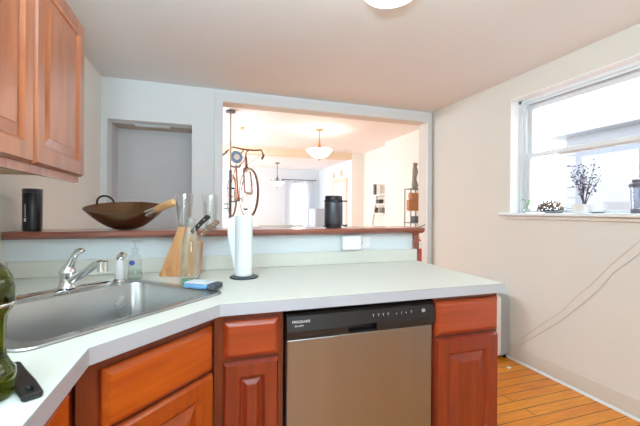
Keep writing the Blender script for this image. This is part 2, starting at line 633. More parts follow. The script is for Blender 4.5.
# alcove behind the doorway
b = MB()
b.box(XL - 0.12, NX0, YB2, 3.73, 0, NZ + 0.12)
b.box(NX1, 0.0, YB2, 3.73, 0, HL)
b.box(XL - 0.12, 0.0, 3.73, 3.85, 0, HL)
struct('wall_alcove', b, 'grey_wall', 'grey alcove walls behind the doorway', 'wall')
struct('ceiling_alcove', MB().box(NX0, NX1, YB2, 3.73, NZ, NZ + 0.12), 'alcove_ceiling', 'low alcove ceiling', 'ceiling')
struct('trim_3', MB().box(-0.62, -0.33, YB2 - 0.03, YB2 + 0.03, NZ - 0.012, NZ - 0.0005), 'back_wall', 'pale track under the doorway head', 'trim', bevel=0.003)

# living and dining room walls
b = MB()
b.box(XR, XJ2 + 0.12, YB + 0.05, YB2, 0, HL)
b.prism([(XJ, YB2), (XJ2 + 0.12, YB2), (XJ2 + 0.12, YBEAM), (XJ2, YBEAM), (XJ2, 5.46), (XJ, 5.46)], 0, HL)
struct('wall_living_right', b, 'living_wall', 'cream right wall of the living room', 'wall')
struct('wall_living_left', MB().box(-1.15, -1.0, 3.85, YF, 0, HL), 'living_wall', 'left wall of the front rooms', 'wall')
b = MB()
b.box(2.89, XJ2 + 0.12, YBEAM, YBEAM + 0.14, 0, HL)
b.box(-1.0, -0.6, YBEAM, YBEAM + 0.14, 0, HL)
struct('wall_living_far', b, 'living_wall', 'cream pier between living and dining room', 'wall')
struct('beam', MB().box(-0.6, 2.89, YBEAM, YBEAM + 0.14, 2.315, HL), 'beam', 'tan beam across the front rooms ceiling', 'beam')
struct('wall_dining_right', MB().box(2.95, 3.27, YBEAM + 0.14, YF, 0, HD), 'dining_wall', 'pale blue dining room wall', 'wall')
FX0, FX1, FZ0, FZ1 = 2.10, 2.62, 0.70, 2.00
b = MB()
b.box(-1.0, FX0, YF, YF + 0.12, 0, HD)
b.box(FX1, 3.27, YF, YF + 0.12, 0, HD)
b.box(FX0, FX1, YF, YF + 0.12, 0, FZ0)
b.box(FX0, FX1, YF, YF + 0.12, FZ1, HD)
struct('wall_dining_far', b, 'dining_wall', 'pale blue far wall of the dining room', 'wall')

# baseboards along the right wall
struct('baseboard_right', MB().box(XR - 0.007, XR, YR, YB, 0.018, 0.122), 'baseboard', 'greige baseboard along the right wall', 'baseboard', bevel=0.003)
b = MB()
arc = [(XR, 0.0)] + [(XR - 0.015 * math.cos(a), 0.015 * math.sin(a)) for a in [i * PI / 12 for i in range(7)]]
b.loft([[(x, YR, z) for x, z in arc], [(x, YB, z) for x, z in arc]])
struct('trim_5', b, 'trim', 'white shoe moulding at the right wall', 'trim', smooth=True)

# ------------------------------------------------------------------ kitchen window
win = thing('window_1', 'white double-hung kitchen window in the right wall', 'window', (0, 0, 0), kind='structure')
XG = 2.55
b = MB()
t = 0.004
b.box(XR - 0.002, XG + 0.05, WY1 - t, WY1 + 0.002, WZ0, WZ1)
b.box(XR - 0.002, XG + 0.05, WY0 - 0.002, WY0 + t, WZ0, WZ1)
b.box(XR - 0.002, XG + 0.05, WY0, WY1, WZ1 - t, WZ1 + 0.002)
b.build('jamb_lining', 'trim_lit', win)
b = MB()
fy0, fy1 = WY0 + 0.004, WY1 - 0.004
for x0, x1, w in ((XG - 0.012, XG + 0.045, 0.052),):
    b.box(x0, x1, fy1 - w, fy1, 1.225, WZ1 - 0.004)
    b.box(x0, x1, fy0, fy0 + w, 1.225, WZ1 - 0.004)
    b.box(x0, x1, fy0 + w, fy1 - w, WZ1 - 0.052, WZ1 - 0.004)
b.build('window_frame', 'trim', win, bevel=0.003)
b = MB()
b.box(XG - 0.030, XG - 0.012, fy1 - 0.03, fy1, 1.225, WZ1 - 0.004)
b.box(XG - 0.030, XG - 0.012, fy0, fy1, WZ1 - 0.030, WZ1 - 0.004)
b.build('stop_bead', 'trim', win, bevel=0.002)
b = MB()
b.box(XG - 0.0165, XG - 0.0125, fy0 + 0.03, fy1 - 0.085, WZ1 - 0.056, WZ1 - 0.050)
b.build('sash_track_gap', 'caulk', win)


def sash(name, x0, x1, z0, z1, st, rb, rt):
    b = MB()
    y0, y1 = fy0 + 0.053, fy1 - 0.053
    b.box(x0, x1, y1 - st, y1, z0, z1)
    b.box(x0, x1, y0, y0 + st, z0, z1)
    b.box(x0, x1, y0 + st, y1 - st, z0, z0 + rb)
    b.box(x0, x1, y0 + st, y1 - st, z1 - rt, z1)
    f = b.build(name, 'trim', win, bevel=0.003)
    MB().box((x0 + x1) / 2 - 0.002, (x0 + x1) / 2 + 0.002, y0 + st, y1 - st, z0 + rb, z1 - rt).build('window_pane', 'pane', f)
    return f


sash('lower_sash', XG - 0.008, XG + 0.014, 1.226, 1.716, 0.034, 0.022, 0.034)
sash('upper_sash', XG + 0.017, XG + 0.040, 1.672, WZ1 - 0.054, 0.034, 0.044, 0.034)
MB().box(XG - 0.02, XG - 0.010, fy1 - 0.075, fy1 - 0.062, 2.02, 2.085).build('tilt_latch', 'white_plastic', win, bevel=0.002)
b = MB()
b.box(XR - 0.045, XG + 0.05, WY0 - 0.09, WY1 + 0.085, 1.200, 1.2235)
b.build('window_sill', 'trim', win, bevel=0.006)
MB().box(XR - 0.016, XR - 0.0005, WY0 - 0.06, WY1 + 0.05, 1.172, 1.1995).build('sill_apron', 'side_wall', win, bevel=0.004)

# far dining window with sheers
fw = thing('window_2', 'bright dining room window at the far end', 'window', kind='structure')
b = MB()
b.box(FX0, FX0 + 0.04, YF + 0.03, YF + 0.09, FZ0, FZ1)
b.box(FX1 - 0.04, FX1, YF + 0.03, YF + 0.09, FZ0, FZ1)
b.box(FX0 + 0.04, FX1 - 0.04, YF + 0.03, YF + 0.09, FZ0, FZ0 + 0.04)
b.box(FX0 + 0.04, FX1 - 0.04, YF + 0.03, YF + 0.09, FZ1 - 0.04, FZ1)
b.box(FX0 + 0.04, FX1 - 0.04, YF + 0.04, YF + 0.08, 1.33, 1.37)
b.build('window_frame', 'trim', fw)
MB().box(FX0 + 0.04, FX1 - 0.04, YF + 0.058, YF + 0.062, FZ0 + 0.04, FZ1 - 0.04).build('window_pane', 'pane', fw)

# unseen window added behind the camera to let in light
rw = thing('added_rear_window', 'unseen window added behind the camera to let in light', 'window', kind='structure')
b = MB()
b.box(0.30, 0.35, YR - 0.09, YR - 0.03, 1.02, 1.98)
b.box(1.35, 1.40, YR - 0.09, YR - 0.03, 1.02, 1.98)
b.box(0.35, 1.35, YR - 0.09, YR - 0.03, 1.02, 1.07)
b.box(0.35, 1.35, YR - 0.09, YR - 0.03, 1.93, 1.98)
b.box(0.35, 1.35, YR - 0.085, YR - 0.035, 1.47, 1.52)
b.build('window_frame', 'trim', rw)

# door in the dining room's right wall
dr = thing('door_1', 'white dining room door in its frame', 'door', kind='structure')
b = MB()
b.box(2.925, 2.949, 7.08, 7.16, 0, 1.90)
b.box(2.925, 2.949, 7.92, 8.00, 0, 1.90)
b.box(2.925, 2.949, 7.08, 8.00, 1.90, 1.97)
b.build('door_frame', 'beam', dr, bevel=0.004)
MB().box(2.935, 2.949, 7.161, 7.919, 0.01, 1.899).build('door_leaf', 'white_paint', dr, bevel=0.004)

# ------------------------------------------------------------------ outside the kitchen window
struct('ground', MB().box(2.6, 16, -8, 18, -0.45, -0.35), 'ground', 'pale ground outside', 'ground')
nh = thing('neighbour_house', 'overexposed white house seen through the kitchen window', 'house', (5.6, 3.2, -0.35))
b = MB()
b.prism([(0, -6), (4, -6), (4, 0.95), (0, 0.95)], 0, 2.80)
b.build('house_wall', 'siding', nh)
b = MB()
for k in range(15):
    z = 0.12 + k * 0.17
    b.box(-0.018, -0.001, -6, 0.95, z, z + 0.158)
b.build('siding_boards', 'siding', nh)
MB().box(-0.25, 4.2, -6.2, 1.15, 2.801, 2.90).build('eave', 'siding', nh)
wf = MB().box(-0.06, -0.019, -0.2, 0.75, 1.35, 2.55).build('house_window', 'house_trim', nh)
MB().box(-0.07, -0.0605, -0.1, 0.65, 1.45, 2.45).build('house_window_pane', 'siding', wf)
gf = thing('garden_fence', 'pale fence behind the pot on the kitchen window sill', 'fence', (3.9, 0.6, -0.35))
for z in (0.5, 1.15, 1.6):
    MB().box(0, 0.04, -3, 1.9, z, z + 0.09).build('fence_rail', 'siding', gf)
for y in (-2.6, -1.3, 0.0, 1.3):
    MB().box(0.041, 0.12, y, y + 0.09, 0, 1.75).build('fence_post', 'siding', gf)

# ------------------------------------------------------------------ peninsula half wall and ledge
YP = 1.895
PX1 = 1.268
b = MB().box(XL, PX1 - 0.012, YP, YP + 0.145, 0, 1.093)
struct('wall_half', b, 'half_wall', 'low white half wall behind the counter', 'wall')
b = MB()
# ledge profile: flat top with a moulded front lip, returned at the left end
prof = [(2.10, 1.094), (1.862, 1.094), (1.858, 1.098), (1.848, 1.102), (1.842, 1.110), (1.842, 1.1225), (1.846, 1.128), (2.10, 1.128)]
b.loft([[(XL + 0.002 + max(0, (1.862 - y)) * 0.6, y, z) for y, z in prof], [(1.288, y, z) for y, z in prof]])
ledge = tag(b.build('bar_ledge', 'ledge', smooth=True, angle=30),
            'long reddish stained wood ledge capping the half wall behind the sink', 'ledge')
ep = thing('end_post', 'reddish wood end trim under the right end of the ledge', 'trim', (PX1, YP, 0), kind='structure')
MB().box(-0.011, 0.006, -0.016, 0.148, 0.921, 1.0935).build('end_board', 'ledge', ep, bevel=0.002)
MB().box(-0.034, -0.0115, -0.016, -0.0005, 0.995, 1.0935).build('front_strip', 'ledge', ep, bevel=0.002)
MB().box(-0.011, 0.006, 0.0, 0.148, 0.0, 0.8785).build('end_panel', 'back_wall', ep)

# ------------------------------------------------------------------ countertop with sink cut-out
CZ, CT = 0.92, 0.0385
S2 = math.sqrt(0.5)


def dg(e1, e2):
    return ((e1 - e2) * S2, (e1 + e2) * S2)


outer = [(XL + 0.001, -0.35), (-0.247, -0.35), (-0.247, 0.889), (0.043, 1.176), (1.2295, 1.176), (1.262, 1.894), (XL + 0.001, 1.894)]
inner = [dg(x, y) for x, y in rrect(0.375, 0.985, 0.915, 1.445, 0.04)]


def plate_with_hole(outer, inner, z0, z1):
    mb = MB()
    bm = mb.bm
    layers = []
    for z in (z0, z1):
        vo = [bm.verts.new((x, y, z)) for x, y in outer]
        vi = [bm.verts.new((x, y, z)) for x, y in inner]
        eo = [bm.edges.new((vo[i], vo[(i + 1) % len(vo)])) for i in range(len(vo))]
        ei = [bm.edges.new((vi[i], vi[(i + 1) % len(vi)])) for i in range(len(vi))]
        bmesh.ops.triangle_fill(bm, use_beauty=True, edges=eo + ei)
        layers.append((vo, vi))
    for q in (0, 1):
        a, c = layers[0][q], layers[1][q]
        n = len(a)
        for i in range(n):
            j = (i + 1) % n
            bm.faces.new((a[i], a[j], c[j], c[i]))
    return mb


top = thing('countertop', 'white laminate countertop wrapping the sink corner and the peninsula', 'countertop')
plate_with_hole(outer, inner, CZ - CT, CZ).build('worktop', 'laminate', top)
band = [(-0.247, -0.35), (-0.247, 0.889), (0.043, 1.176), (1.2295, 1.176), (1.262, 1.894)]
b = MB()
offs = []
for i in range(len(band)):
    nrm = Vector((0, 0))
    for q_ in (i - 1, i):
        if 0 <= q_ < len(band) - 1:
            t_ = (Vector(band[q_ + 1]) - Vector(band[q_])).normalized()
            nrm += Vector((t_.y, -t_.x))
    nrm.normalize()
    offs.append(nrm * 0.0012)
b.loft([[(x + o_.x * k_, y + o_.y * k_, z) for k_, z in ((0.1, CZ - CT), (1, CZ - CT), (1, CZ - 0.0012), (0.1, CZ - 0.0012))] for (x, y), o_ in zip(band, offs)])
b.build('edge_shade_strip', 'laminate_shaded', top)  # thin strip holding the painted shade of the counter edge
b = MB()
edge = [(-0.247, -0.35), (-0.247, 0.889), (0.043, 1.176), (1.2295, 1.176), (1.262, 1.894)]
b.tube([(x + 0.0, y - 0.0, CZ - 0.0008) for x, y in edge], 0.0011, 6)
b.build('edge_seam', 'caulk', top)
tag(MB().box(XL + 0.021, PX1 - 0.0115, 1.876, 1.8945, CZ + 0.0005, 0.994).build('backsplash', 'laminate', bevel=0.003),
    'low white laminate backsplash strip along the foot of the half wall', 'backsplash')
tag(MB().box(XL + 0.001, XL + 0.02, -0.35, 1.8945, CZ + 0.0005, 0.994).build('side_backsplash', 'laminate', bevel=0.003),
    'low white laminate backsplash strip along the left kitchen wall', 'backsplash')

# ------------------------------------------------------------------ sink
RZ = Matrix.Rotation(PI / 4, 4, 'Z')
sk = thing('kitchen_sink', 'stainless steel drop-in sink set across the counter corner', 'sink', (0, 0, CZ + 0.0005), PI / 4)
loops = []


def lp(x0, x1, y0, y1, r, z):
    return [(x, y, z) for x, y in rrect(x0, x1, y0, y1, r, 8)]


b = MB()
b.loft([
    lp(0.36, 1.0, 0.90, 1.46, 0.045, 0.0),
    lp(0.363, 1.0 - 0.003, 0.903, 1.457, 0.043, 0.005),
    lp(0.374, 0.986, 0.914, 1.446, 0.040, 0.0055),
    lp(0.394, 0.966, 0.934, 1.352, 0.060, 0.0035),
    lp(0.397, 0.963, 0.937, 1.349, 0.060, -0.004),
    lp(0.402, 0.958, 0.942, 1.344, 0.060, -0.12),
    lp(0.410, 0.950, 0.950, 1.336, 0.058, -0.150),
    lp(0.432, 0.928, 0.972, 1.314, 0.050, -0.168),
    lp(0.470, 0.890, 1.010, 1.276, 0.040, -0.172),
], cap0=False, cap1=True)
basin = b.build('basin', 'sink_steel', sk, smooth=True, angle=50)
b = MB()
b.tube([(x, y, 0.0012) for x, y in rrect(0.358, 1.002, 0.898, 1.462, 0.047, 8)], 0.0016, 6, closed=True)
b.build('rim_shadow_line', 'rim_shadow', sk, smooth=True)  # shadow line outside the rim, modelled as a dark tube
b = MB().lathe([(0.0, -0.1745), (0.028, -0.173), (0.044, -0.1695), (0.046, -0.1712)], 28, (0.68, 1.14, 0))
b.build('drain', 'chrome', sk, smooth=True)

# faucet
fc = thing('kitchen_faucet', 'chrome single-lever kitchen faucet on the sink deck', 'faucet', dg(0.722, 1.408) + (CZ + 0.006,), PI / 4)
b = MB()
b.loft([[(x, y, 0) for x, y in rrect(-0.20, 0.165, -0.028, 0.028, 0.027, 8)],
        [(x, y, 0.008) for x, y in rrect(-0.20, 0.165, -0.028, 0.028, 0.027, 8)],
        [(x, y, 0.015) for x, y in rrect(-0.185, 0.15, -0.018, 0.018, 0.017, 8)]])
b.build('base_plate', 'chrome', fc, smooth=True)
b = MB().lathe([(0, 0.012), (0.030, 0.013), (0.030, 0.022), (0.025, 0.028), (0.024, 0.058), (0.027, 0.066), (0.027, 0.076), (0.020, 0.090), (0.0, 0.095)], 28)
b.build('faucet_body', 'chrome', fc, smooth=True)
b = MB()
sp = [(0, 0, 0.034), (0.004, -0.03, 0.046), (0.012, -0.09, 0.078), (0.018, -0.135, 0.104), (0.022, -0.158, 0.111), (0.024, -0.172, 0.106)]
b.tube(sp, [0.015, 0.015, 0.013, 0.0125, 0.0135, 0.014], 14)
spout = b.build('spout', 'chrome', fc, smooth=True)
MB().cyl((0.024, -0.170, 0.119), (0.024, -0.170, 0.084), 0.017, 0.0165, 18).build('aerator', 'chrome', spout, smooth=True)
b = MB()
b.tube([(0, 0, 0.082), (0.004, -0.010, 0.104), (0.010, -0.024, 0.132), (0.015, -0.034, 0.147), (0.020, -0.052, 0.151), (0.022, -0.060, 0.150)], [0.020, 0.014, 0.0105, 0.012, 0.011, 0.006], 12)
b.build('lever_handle', 'chrome', fc, smooth=True)

# side sprayer
sp_ = thing('side_sprayer', 'small white side sprayer standing right of the faucet', 'sprayer', dg(0.922, 1.412) + (CZ + 0.006,), PI / 4)
MB().lathe([(0, 0), (0.024, 0.0), (0.024, 0.006), (0.018, 0.012), (0, 0.012)], 20).build('collar', 'chrome', sp_, smooth=True)
MB().lathe([(0, 0.012), (0.017, 0.012), (0.019, 0.03), (0.019, 0.075), (0.016, 0.092), (0, 0.094)], 20).build('sprayer_grip', 'white_plastic', sp_, smooth=True)
b = MB().tube([(0, 0, 0.088), (0.0, -0.002, 0.100), (0.003, -0.012, 0.110), (0.006, -0.026, 0.110)], [0.013, 0.016, 0.016, 0.012], 12)
b.build('spray_head', 'chrome', sp_, smooth=True)

# soap bottle on the counter behind the sink
so = thing('soap_dispenser', 'clear pump bottle of hand soap with a blue label', 'soap bottle', dg(0.986, 1.404) + (CZ + 0.0065,), -0.3)
so.scale = (0.85, 0.85, 0.9)
MB().lathe([(0, 0.001), (0.034, 0.001), (0.036, 0.008), (0.034, 0.03), (0.030, 0.055), (0.030, 0.075), (0.032, 0.09), (0.026, 0.112), (0.014, 0.122), (0.013, 0.128), (0.0, 0.129)], 28).build('bottle', 'clear_plastic', so, smooth=True)
MB().lathe([(0, 0.004), (0.0325, 0.004), (0.0335, 0.01), (0.0315, 0.03), (0.029, 0.042), (0, 0.0425)], 28).build('soap', 'soap', so, smooth=True)
b = MB()
pts = []
for s in (0, 1):
    lp_ = []
    for i in range(20):
        a = 2 * PI * i / 20
        th = -PI / 2 + 0.05 + 0.42 * math.cos(a)
        r = 0.0338 + s * 0.0006
        lp_.append((r * math.cos(th), r * math.sin(th), 0.082 + 0.012 * math.sin(a)))
    pts.append(lp_)
b.loft(pts)
b.build('label', 'blue', so)
pm = MB().lathe([(0, 0.1295), (0.017, 0.1295), (0.017, 0.146), (0.008, 0.150), (0.005, 0.152), (0.005, 0.178), (0, 0.178)], 20).build('pump', 'clear_plastic', so, smooth=True)
b = MB().tube([(-0.012, 0, 0.182), (0.01, 0, 0.183), (0.04, 0, 0.180)], [0.006, 0.007, 0.004], 10)
b.build('pump_spout', 'clear_plastic', pm, smooth=True)

# ------------------------------------------------------------------ cabinets
FZ = 0.8805      # underside of the worktop
KH = 0.10        # toe kick


def face_loft(mb, u0, z0, w, h, loops, cap=True, y=0.0):
    """loops: (inset, out) rectangles on a front facing local -y"""
    rings = []
    for ins, out in loops:
        rings.append([(u0 + ins, y - out, z0 + ins), (u0 + w - ins, y - out, z0 + ins),
                      (u0 + w - ins, y - out, z0 + h - ins), (u0 + ins, y - out, z0 + h - ins)])
    mb.loft(rings, cap0=True, cap1=cap)
    return mb


def drawer_front(parent, u0, z0, w, h, mat, name='drawer_front'):
    b = MB()
    face_loft(b, u0, z0, w, h, [(0, 0.001), (0, 0.008), (0.004, 0.012), (0.014, 0.019), (0.018, 0.020)])
    return b.build(name, mat, parent)


def cab_door(parent, u0, z0, w, h, mat, pmat, stile=0.058, t=0.02):
    b = MB()
    face_loft(b, u0, z0, w, h, [(0, 0.001), (0, 0.008), (0.004, 0.014), (0.008, t), (stile - 0.006, t), (stile, t - 0.004), (stile + 0.006, t - 0.011)], cap=True)
    d = b.build('door', mat, parent)
    b = MB()
    i0 = stile + 0.009
    bv = min(0.028, (w - 2 * i0) * 0.22)
    face_loft(b, u0, z0, w, h, [(i0, t - 0.0108), (i0 + 0.003, t - 0.010), (i0 + bv, t - 0.003), (i0 + bv + 0.003, t - 0.0015)])
    b.build('panel', pmat, d)
    return d


def face_frame(parent, w, z0, z1, openings, mat, depth=0.019, u0=0.0):
    """flat board with drawer and door hung in front (openings hidden behind them)"""
    b = MB()
    b.box(u0, u0 + w, 0.0, depth, z0, z1)
    return b.build('face_frame', mat, parent)


# narrow cabinet left of the dishwasher
c1 = thing('base_cabinet', 'narrow reddish cherry base cabinet between the sink corner and the dishwasher', 'cabinet', (0.026, 1.215, 0), 0)
face_frame(c1, 0.236, KH, FZ - 0.001, None, 'cherry_dark')
MB().box(0.012, 0.236, 0.0195, 0.655, KH, FZ - 0.001).build('body', 'cherry_dark', c1)
MB().box(0.012, 0.236, 0.06, 0.655, 0.001, KH - 0.0005).build('toe_kick', 'dark_gap', c1)
drawer_front(c1, 0.030, 0.726, 0.188, 0.128, 'cherry_red_h')
cab_door(c1, 0.030, 0.125, 0.188, 0.588, 'cherry_red', 'cherry_red', 0.054)

# cabinet right of the dishwasher
c2 = thing('base_cabinet', 'reddish cherry base cabinet at the right end of the peninsula', 'cabinet', (0.8905, 1.215, 0), 0)
face_frame(c2, 0.333, KH, FZ - 0.001, None, 'cherry_dark')
MB().box(0, 0.333, 0.0195, 0.655, KH, FZ - 0.001).build('body', 'cherry_red', c2)
MB().box(0, 0.333, 0.06, 0.655, 0.001, KH - 0.0005).build('toe_kick', 'dark_gap', c2)
drawer_front(c2, 0.006, 0.716, 0.322, 0.142, 'cherry_red_h')
cab_door(c2, 0.006, 0.125, 0.322, 0.578, 'cherry_red', 'cherry_red', 0.066)

# diagonal sink base
c3 = thing('sink_cabinet', 'orange cherry corner base cabinet under the sink, set diagonally', 'cabinet', (-0.270, 0.922, 0), PI / 4)
MB().box(-0.012, 0.414, 0.0, 0.019, KH, FZ - 0.001).build('face_frame', 'cherry_dark', c3)
MB().box(0.0, 0.41, 0.06, 0.075, 0.001, KH - 0.0005).build('toe_kick', 'dark_gap', c3)
MB().box(0.0, 0.41, 0.0195, 0.40, KH, KH + 0.018).build('bottom_panel', 'cherry_dark', c3)
drawer_front(c3, 0.042, 0.700, 0.360, 0.146, 'cherry_h', 'false_drawer_front')
cab_door(c3, 0.062, 0.125, 0.340, 0.565, 'cherry', 'cherry', 0.060)

# left run of base cabinets
c4 = thing('base_cabinet', 'orange cherry base cabinet under the left counter beside the sink corner', 'cabinet', (-0.285, -0.30, 0), PI / 2)
MB().box(0.0, 1.21, 0.0, 0.019, KH, FZ - 0.001).build('face_frame', 'cherry_dark', c4)
MB().box(0.0, 0.55, 0.0195, 0.54, KH, FZ - 0.001).build('body', 'cherry_dark', c4)
MB().box(0.0, 1.16, 0.06, 0.075, 0.001, KH - 0.0005).build('toe_kick', 'dark_gap', c4)
for u in (0.04, 0.62):
    drawer_front(c4, u, 0.716, 0.53, 0.142, 'cherry_h')
    cab_door(c4, u, 0.125, 0.53, 0.578, 'cherry', 'cherry', 0.060)

# wall cabinet above the sink
UX = -0.53
u1 = thing('wall_cabinet', 'brown cherry wall cabinet with two raised-panel doors above the sink', 'cabinet', (UX - 0.021, 0.86, 1.372), PI / 2)
UD = UX - 0.021 - XL
MB().box(0.0, 0.968, 0.0195, UD - 0.001, 0.012, 0.70).build('body', 'upper', u1)
b = MB()
face_loft(b, 0.0, -0.024, 0.968, 0.724, [(0.0, -0.019), (0.0, 0.0)])
b.build('face_frame', 'upper', u1)
MB().box(0.012, 0.956, 0.0195, UD - 0.006, 0.004, 0.0115).build('bottom_panel', 'upper_raw', u1)
cab_door(u1, 0.026, 0.004, 0.466, 0.678, 'upper', 'upper', 0.066, 0.021)
cab_door(u1, 0.507, 0.004, 0.466, 0.678, 'upper', 'upper', 0.066, 0.021)

# ------------------------------------------------------------------ dishwasher
dw = thing('dishwasher', 'stainless steel dishwasher with black control panel', 'dishwasher', (0.268, 1.215, 0), 0)
W = 0.617
MB().box(0.002, W - 0.002, 0.02, 0.60, 0.06, 0.868).build('tub', 'dark_gap', dw)
MB().box(0.004, W - 0.004, 0.03, 0.06, 0.002, 0.059).build('toe_panel', 'black', dw)
MB().box(0.004, W - 0.004, -0.010, 0.0195, 0.075, 0.768).build('door_panel', 'steel', dw, bevel=0.006, seg=3)
b = MB()
px = [(0.0195, 0.7695), (-0.016, 0.7695), (-0.026, 0.776), (-0.026, 0.800), (-0.018, 0.852), (-0.010, 0.8615), (0.0195, 0.8625)]
segs = [(0.003, 0.235, False), (0.235, 0.352, True), (0.352, W - 0.003, False)]
for x0, x1, pocket in segs:
    if pocket:
        pr = [(0.0195, 0.7695), (-0.016, 0.7695), (-0.022, 0.772), (-0.022, 0.776), (0.006, 0.779), (0.006, 0.796), (-0.0255, 0.803), (-0.018, 0.852), (-0.010, 0.8615), (0.0195, 0.8625)]
    else:
        pr = px
    b.loft([[(x0, y, z) for y, z in pr], [(x1, y, z) for y, z in pr]])
cp = b.build('control_panel', 'black', dw)
tilt = math.atan2(0.008, 0.052)
face = lambda x, z, off=0.0006: Matrix.Translation((x, -0.026 + (z - 0.800) * 0.008 / 0.052 - off, z)) @ Matrix.Rotation(PI / 2 - tilt, 4, 'X')
text_mesh('brand_lettering', 'FRIGIDAIRE', 0.0125, 'print_white', cp, face(0.022, 0.829), spacing=1.05)
text_mesh('series_lettering', 'GALLERY', 0.0075, 'print_white', cp, face(0.030, 0.8165), spacing=1.15)
for i, x in enumerate((0.336, 0.358, 0.378, 0.399, 0.437, 0.459, 0.480, 0.503)):
    text_mesh('button_mark', ('T', 'T', 'T', 'T', 'v', '1', 'v', 'T')[i], 0.013, 'print_white', cp, face(x, 0.826))
bt = MB().cyl((0.562, -0.0200, 0.832), (0.562, -0.0245, 0.832), 0.0075, None, 16).build('start_button', 'grey_plastic', cp, smooth=True)

# ------------------------------------------------------------------ things on the counter
# knife block
kb = thing('knife_block', 'slanted pale wood knife block on the counter behind the glass bottle', 'knife block', (-0.178, 1.80, CZ), -YAW)
pg = [(-0.018, 0.0), (0.146, 0.0), (0.158, 0.150), (0.082, 0.232), (0.072, 0.230)]
b = MB()
b.loft([[(x, -0.05, z) for x, z in pg], [(x, 0.05, z) for x, z in pg]])
blk = b.build('block', 'block_wood', kb, bevel=0.004)
b = MB()
dirv = Vector((0.756, 0, 0.655))
for k in range(3):
    pass


def knife(label, base_local, length, d, hmat, thick, name='kitchen_knife'):
    """handle resting out of the block; base_local in knife-block coordinates"""
    mw = Matrix.Translation((-0.178, 1.80, CZ)) @ Matrix.Rotation(-YAW, 4, 'Z')
    p = mw @ Vector(base_local)
    k = thing(name, label, 'knife', p, -YAW, 'knives standing in the knife block')
    d = Vector(d).normalized()
    q = Vector((-d.z, 0, d.x))          # across the handle, in the side plane
    side = Vector((0, thick / 2, 0))
    prof = [(0.012, -0.010), (0.03, -0.011), (0.06, -0.009), (length * 0.75, -0.010), (length, -0.014), (length + 0.006, -0.004), (length, 0.010), (length * 0.7, 0.012), (0.05, 0.011), (0.012, 0.010)]
    pts = [d * a + q * c for a, c in prof]
    h = MB().loft([[v - side for v in pts], [v + side for v in pts]]).build('handle', hmat, k, bevel=0.004)
    for a in (0.035, length * 0.5, length * 0.8):
        c = d * a
        MB().cyl(c - Vector((0, thick / 2 + 0.0008, 0)), c + Vector((0, thick / 2 + 0.0008, 0)), 0.003, None, 10).build('rivet', 'blade', h)
    bp = [d * 0.001 - q * 0.009, d * 0.0118 - q * 0.010, d * 0.0118 + q * 0.010, d * 0.001 + q * 0.009]
    MB().loft([[v - side * 0.6 for v in bp], [v + side * 0.6 for v in bp]]).build('bolster', 'blade', k)
    return k


knife('black-handled knife with rivets standing in the wood block', (0.118, -0.022, 0.1945), 0.122, (0.70, 0, 0.71), 'black', 0.018)
knife('brown-handled knife with rivets in the wood block, right of the black-handled one', (0.138, 0.012, 0.173), 0.130, (0.77, 0, 0.64), 'walnut', 0.018)

# glass bottle in front of the block
gb = thing('glass_bottle', 'waisted pale teal glass bottle standing before the knife block', 'bottle', (-0.064, 1.546, CZ), 0)
gb.scale = (0.84, 0.84, 1.0)
b = MB()
b.lathe([(0, 0.001), (0.044, 0.001), (0.047, 0.006), (0.047, 0.03), (0.043, 0.075), (0.045, 0.12), (0.043, 0.16), (0.033, 0.20), (0.024, 0.235), (0.023, 0.262), (0.027, 0.270), (0.0255, 0.274),
         (0.0215, 0.268), (0.019, 0.260), (0.020, 0.236), (0.029, 0.20), (0.039, 0.16), (0.041, 0.12), (0.039, 0.075), (0.043, 0.032), (0.040, 0.024), (0, 0.026)], 36)
b.build('bottle_glass', 'teal_glass', gb, smooth=True)
MB().lathe([(0, 0.0045), (0.038, 0.0045), (0.0405, 0.008), (0.0385, 0.0205), (0, 0.0205)], 32).build('thick_base', 'teal_base', gb, smooth=True)

# paper towel
pt = thing('paper_towel_roll', 'white paper towel roll on a dark round stand', 'paper towel', (0.166, 1.625, CZ), 0)
MB().lathe([(0, 0.0005), (0.064, 0.0005), (0.066, 0.003), (0.062, 0.007), (0, 0.010)], 36).build('stand_base', 'black_satin', pt, smooth=True)
MB().cyl((0, 0, 0.0095), (0, 0, 0.262), 0.006, None, 12).build('stand_rod', 'black_satin', pt, smooth=True)
b = MB()
b.lathe([(0.019, 0.0105), (0.037, 0.0105), (0.0375, 0.013), (0.0375, 0.284), (0.037, 0.2865), (0.019, 0.2865), (0.019, 0.0105)], 36)
roll = b.build('roll', 'paper', pt, smooth=True)
# loose sheet peeling off the left of the roll, its lower edge cut on a slant
b = MB()
lat = Vector((math.cos(YAW), -math.sin(YAW), 0))
fro = Vector((-math.sin(YAW), -math.cos(YAW), 0))
gridp = []
NS = 16
for i in range(NS + 1):
    q_ = i / NS
    if q_ < 0.5:
        a = math.radians(60 - 150 * q_ / 0.5)
        p = lat * (0.0392 * math.sin(a)) + fro * (0.0392 * math.cos(a))
        s_ = 0.0
    else:
        s_ = (q_ - 0.5) / 0.5
        p = lat * (-0.0392 - 0.034 * s_) + fro * (0.010 * s_ ** 0.8)
    gridp.append((p, 0.012 + 0.03 * max(0.0, 0.3 - q_) + 0.19 * s_, 0.286 - 0.018 * s_))
bm = b.bm
rows = []
for p, zb, zt in gridp:
    n = Vector((p.x, p.y, 0)).normalized()
    rows.append([bm.verts.new((p.x + n.x * o_, p.y + n.y * o_, z)) for o_, z in ((0, zb), (0, zt), (0.0012, zt), (0.0012, zb))])
for A, B in zip(rows[:-1], rows[1:]):
    for i in range(4):
        bm.faces.new((A[i], A[(i + 1) % 4], B[(i + 1) % 4], B[i]))
bm.faces.new(rows[0])
bm.faces.new(list(reversed(rows[-1])))
b.build('loose_sheet', 'paper', pt, smooth=True, angle=60)

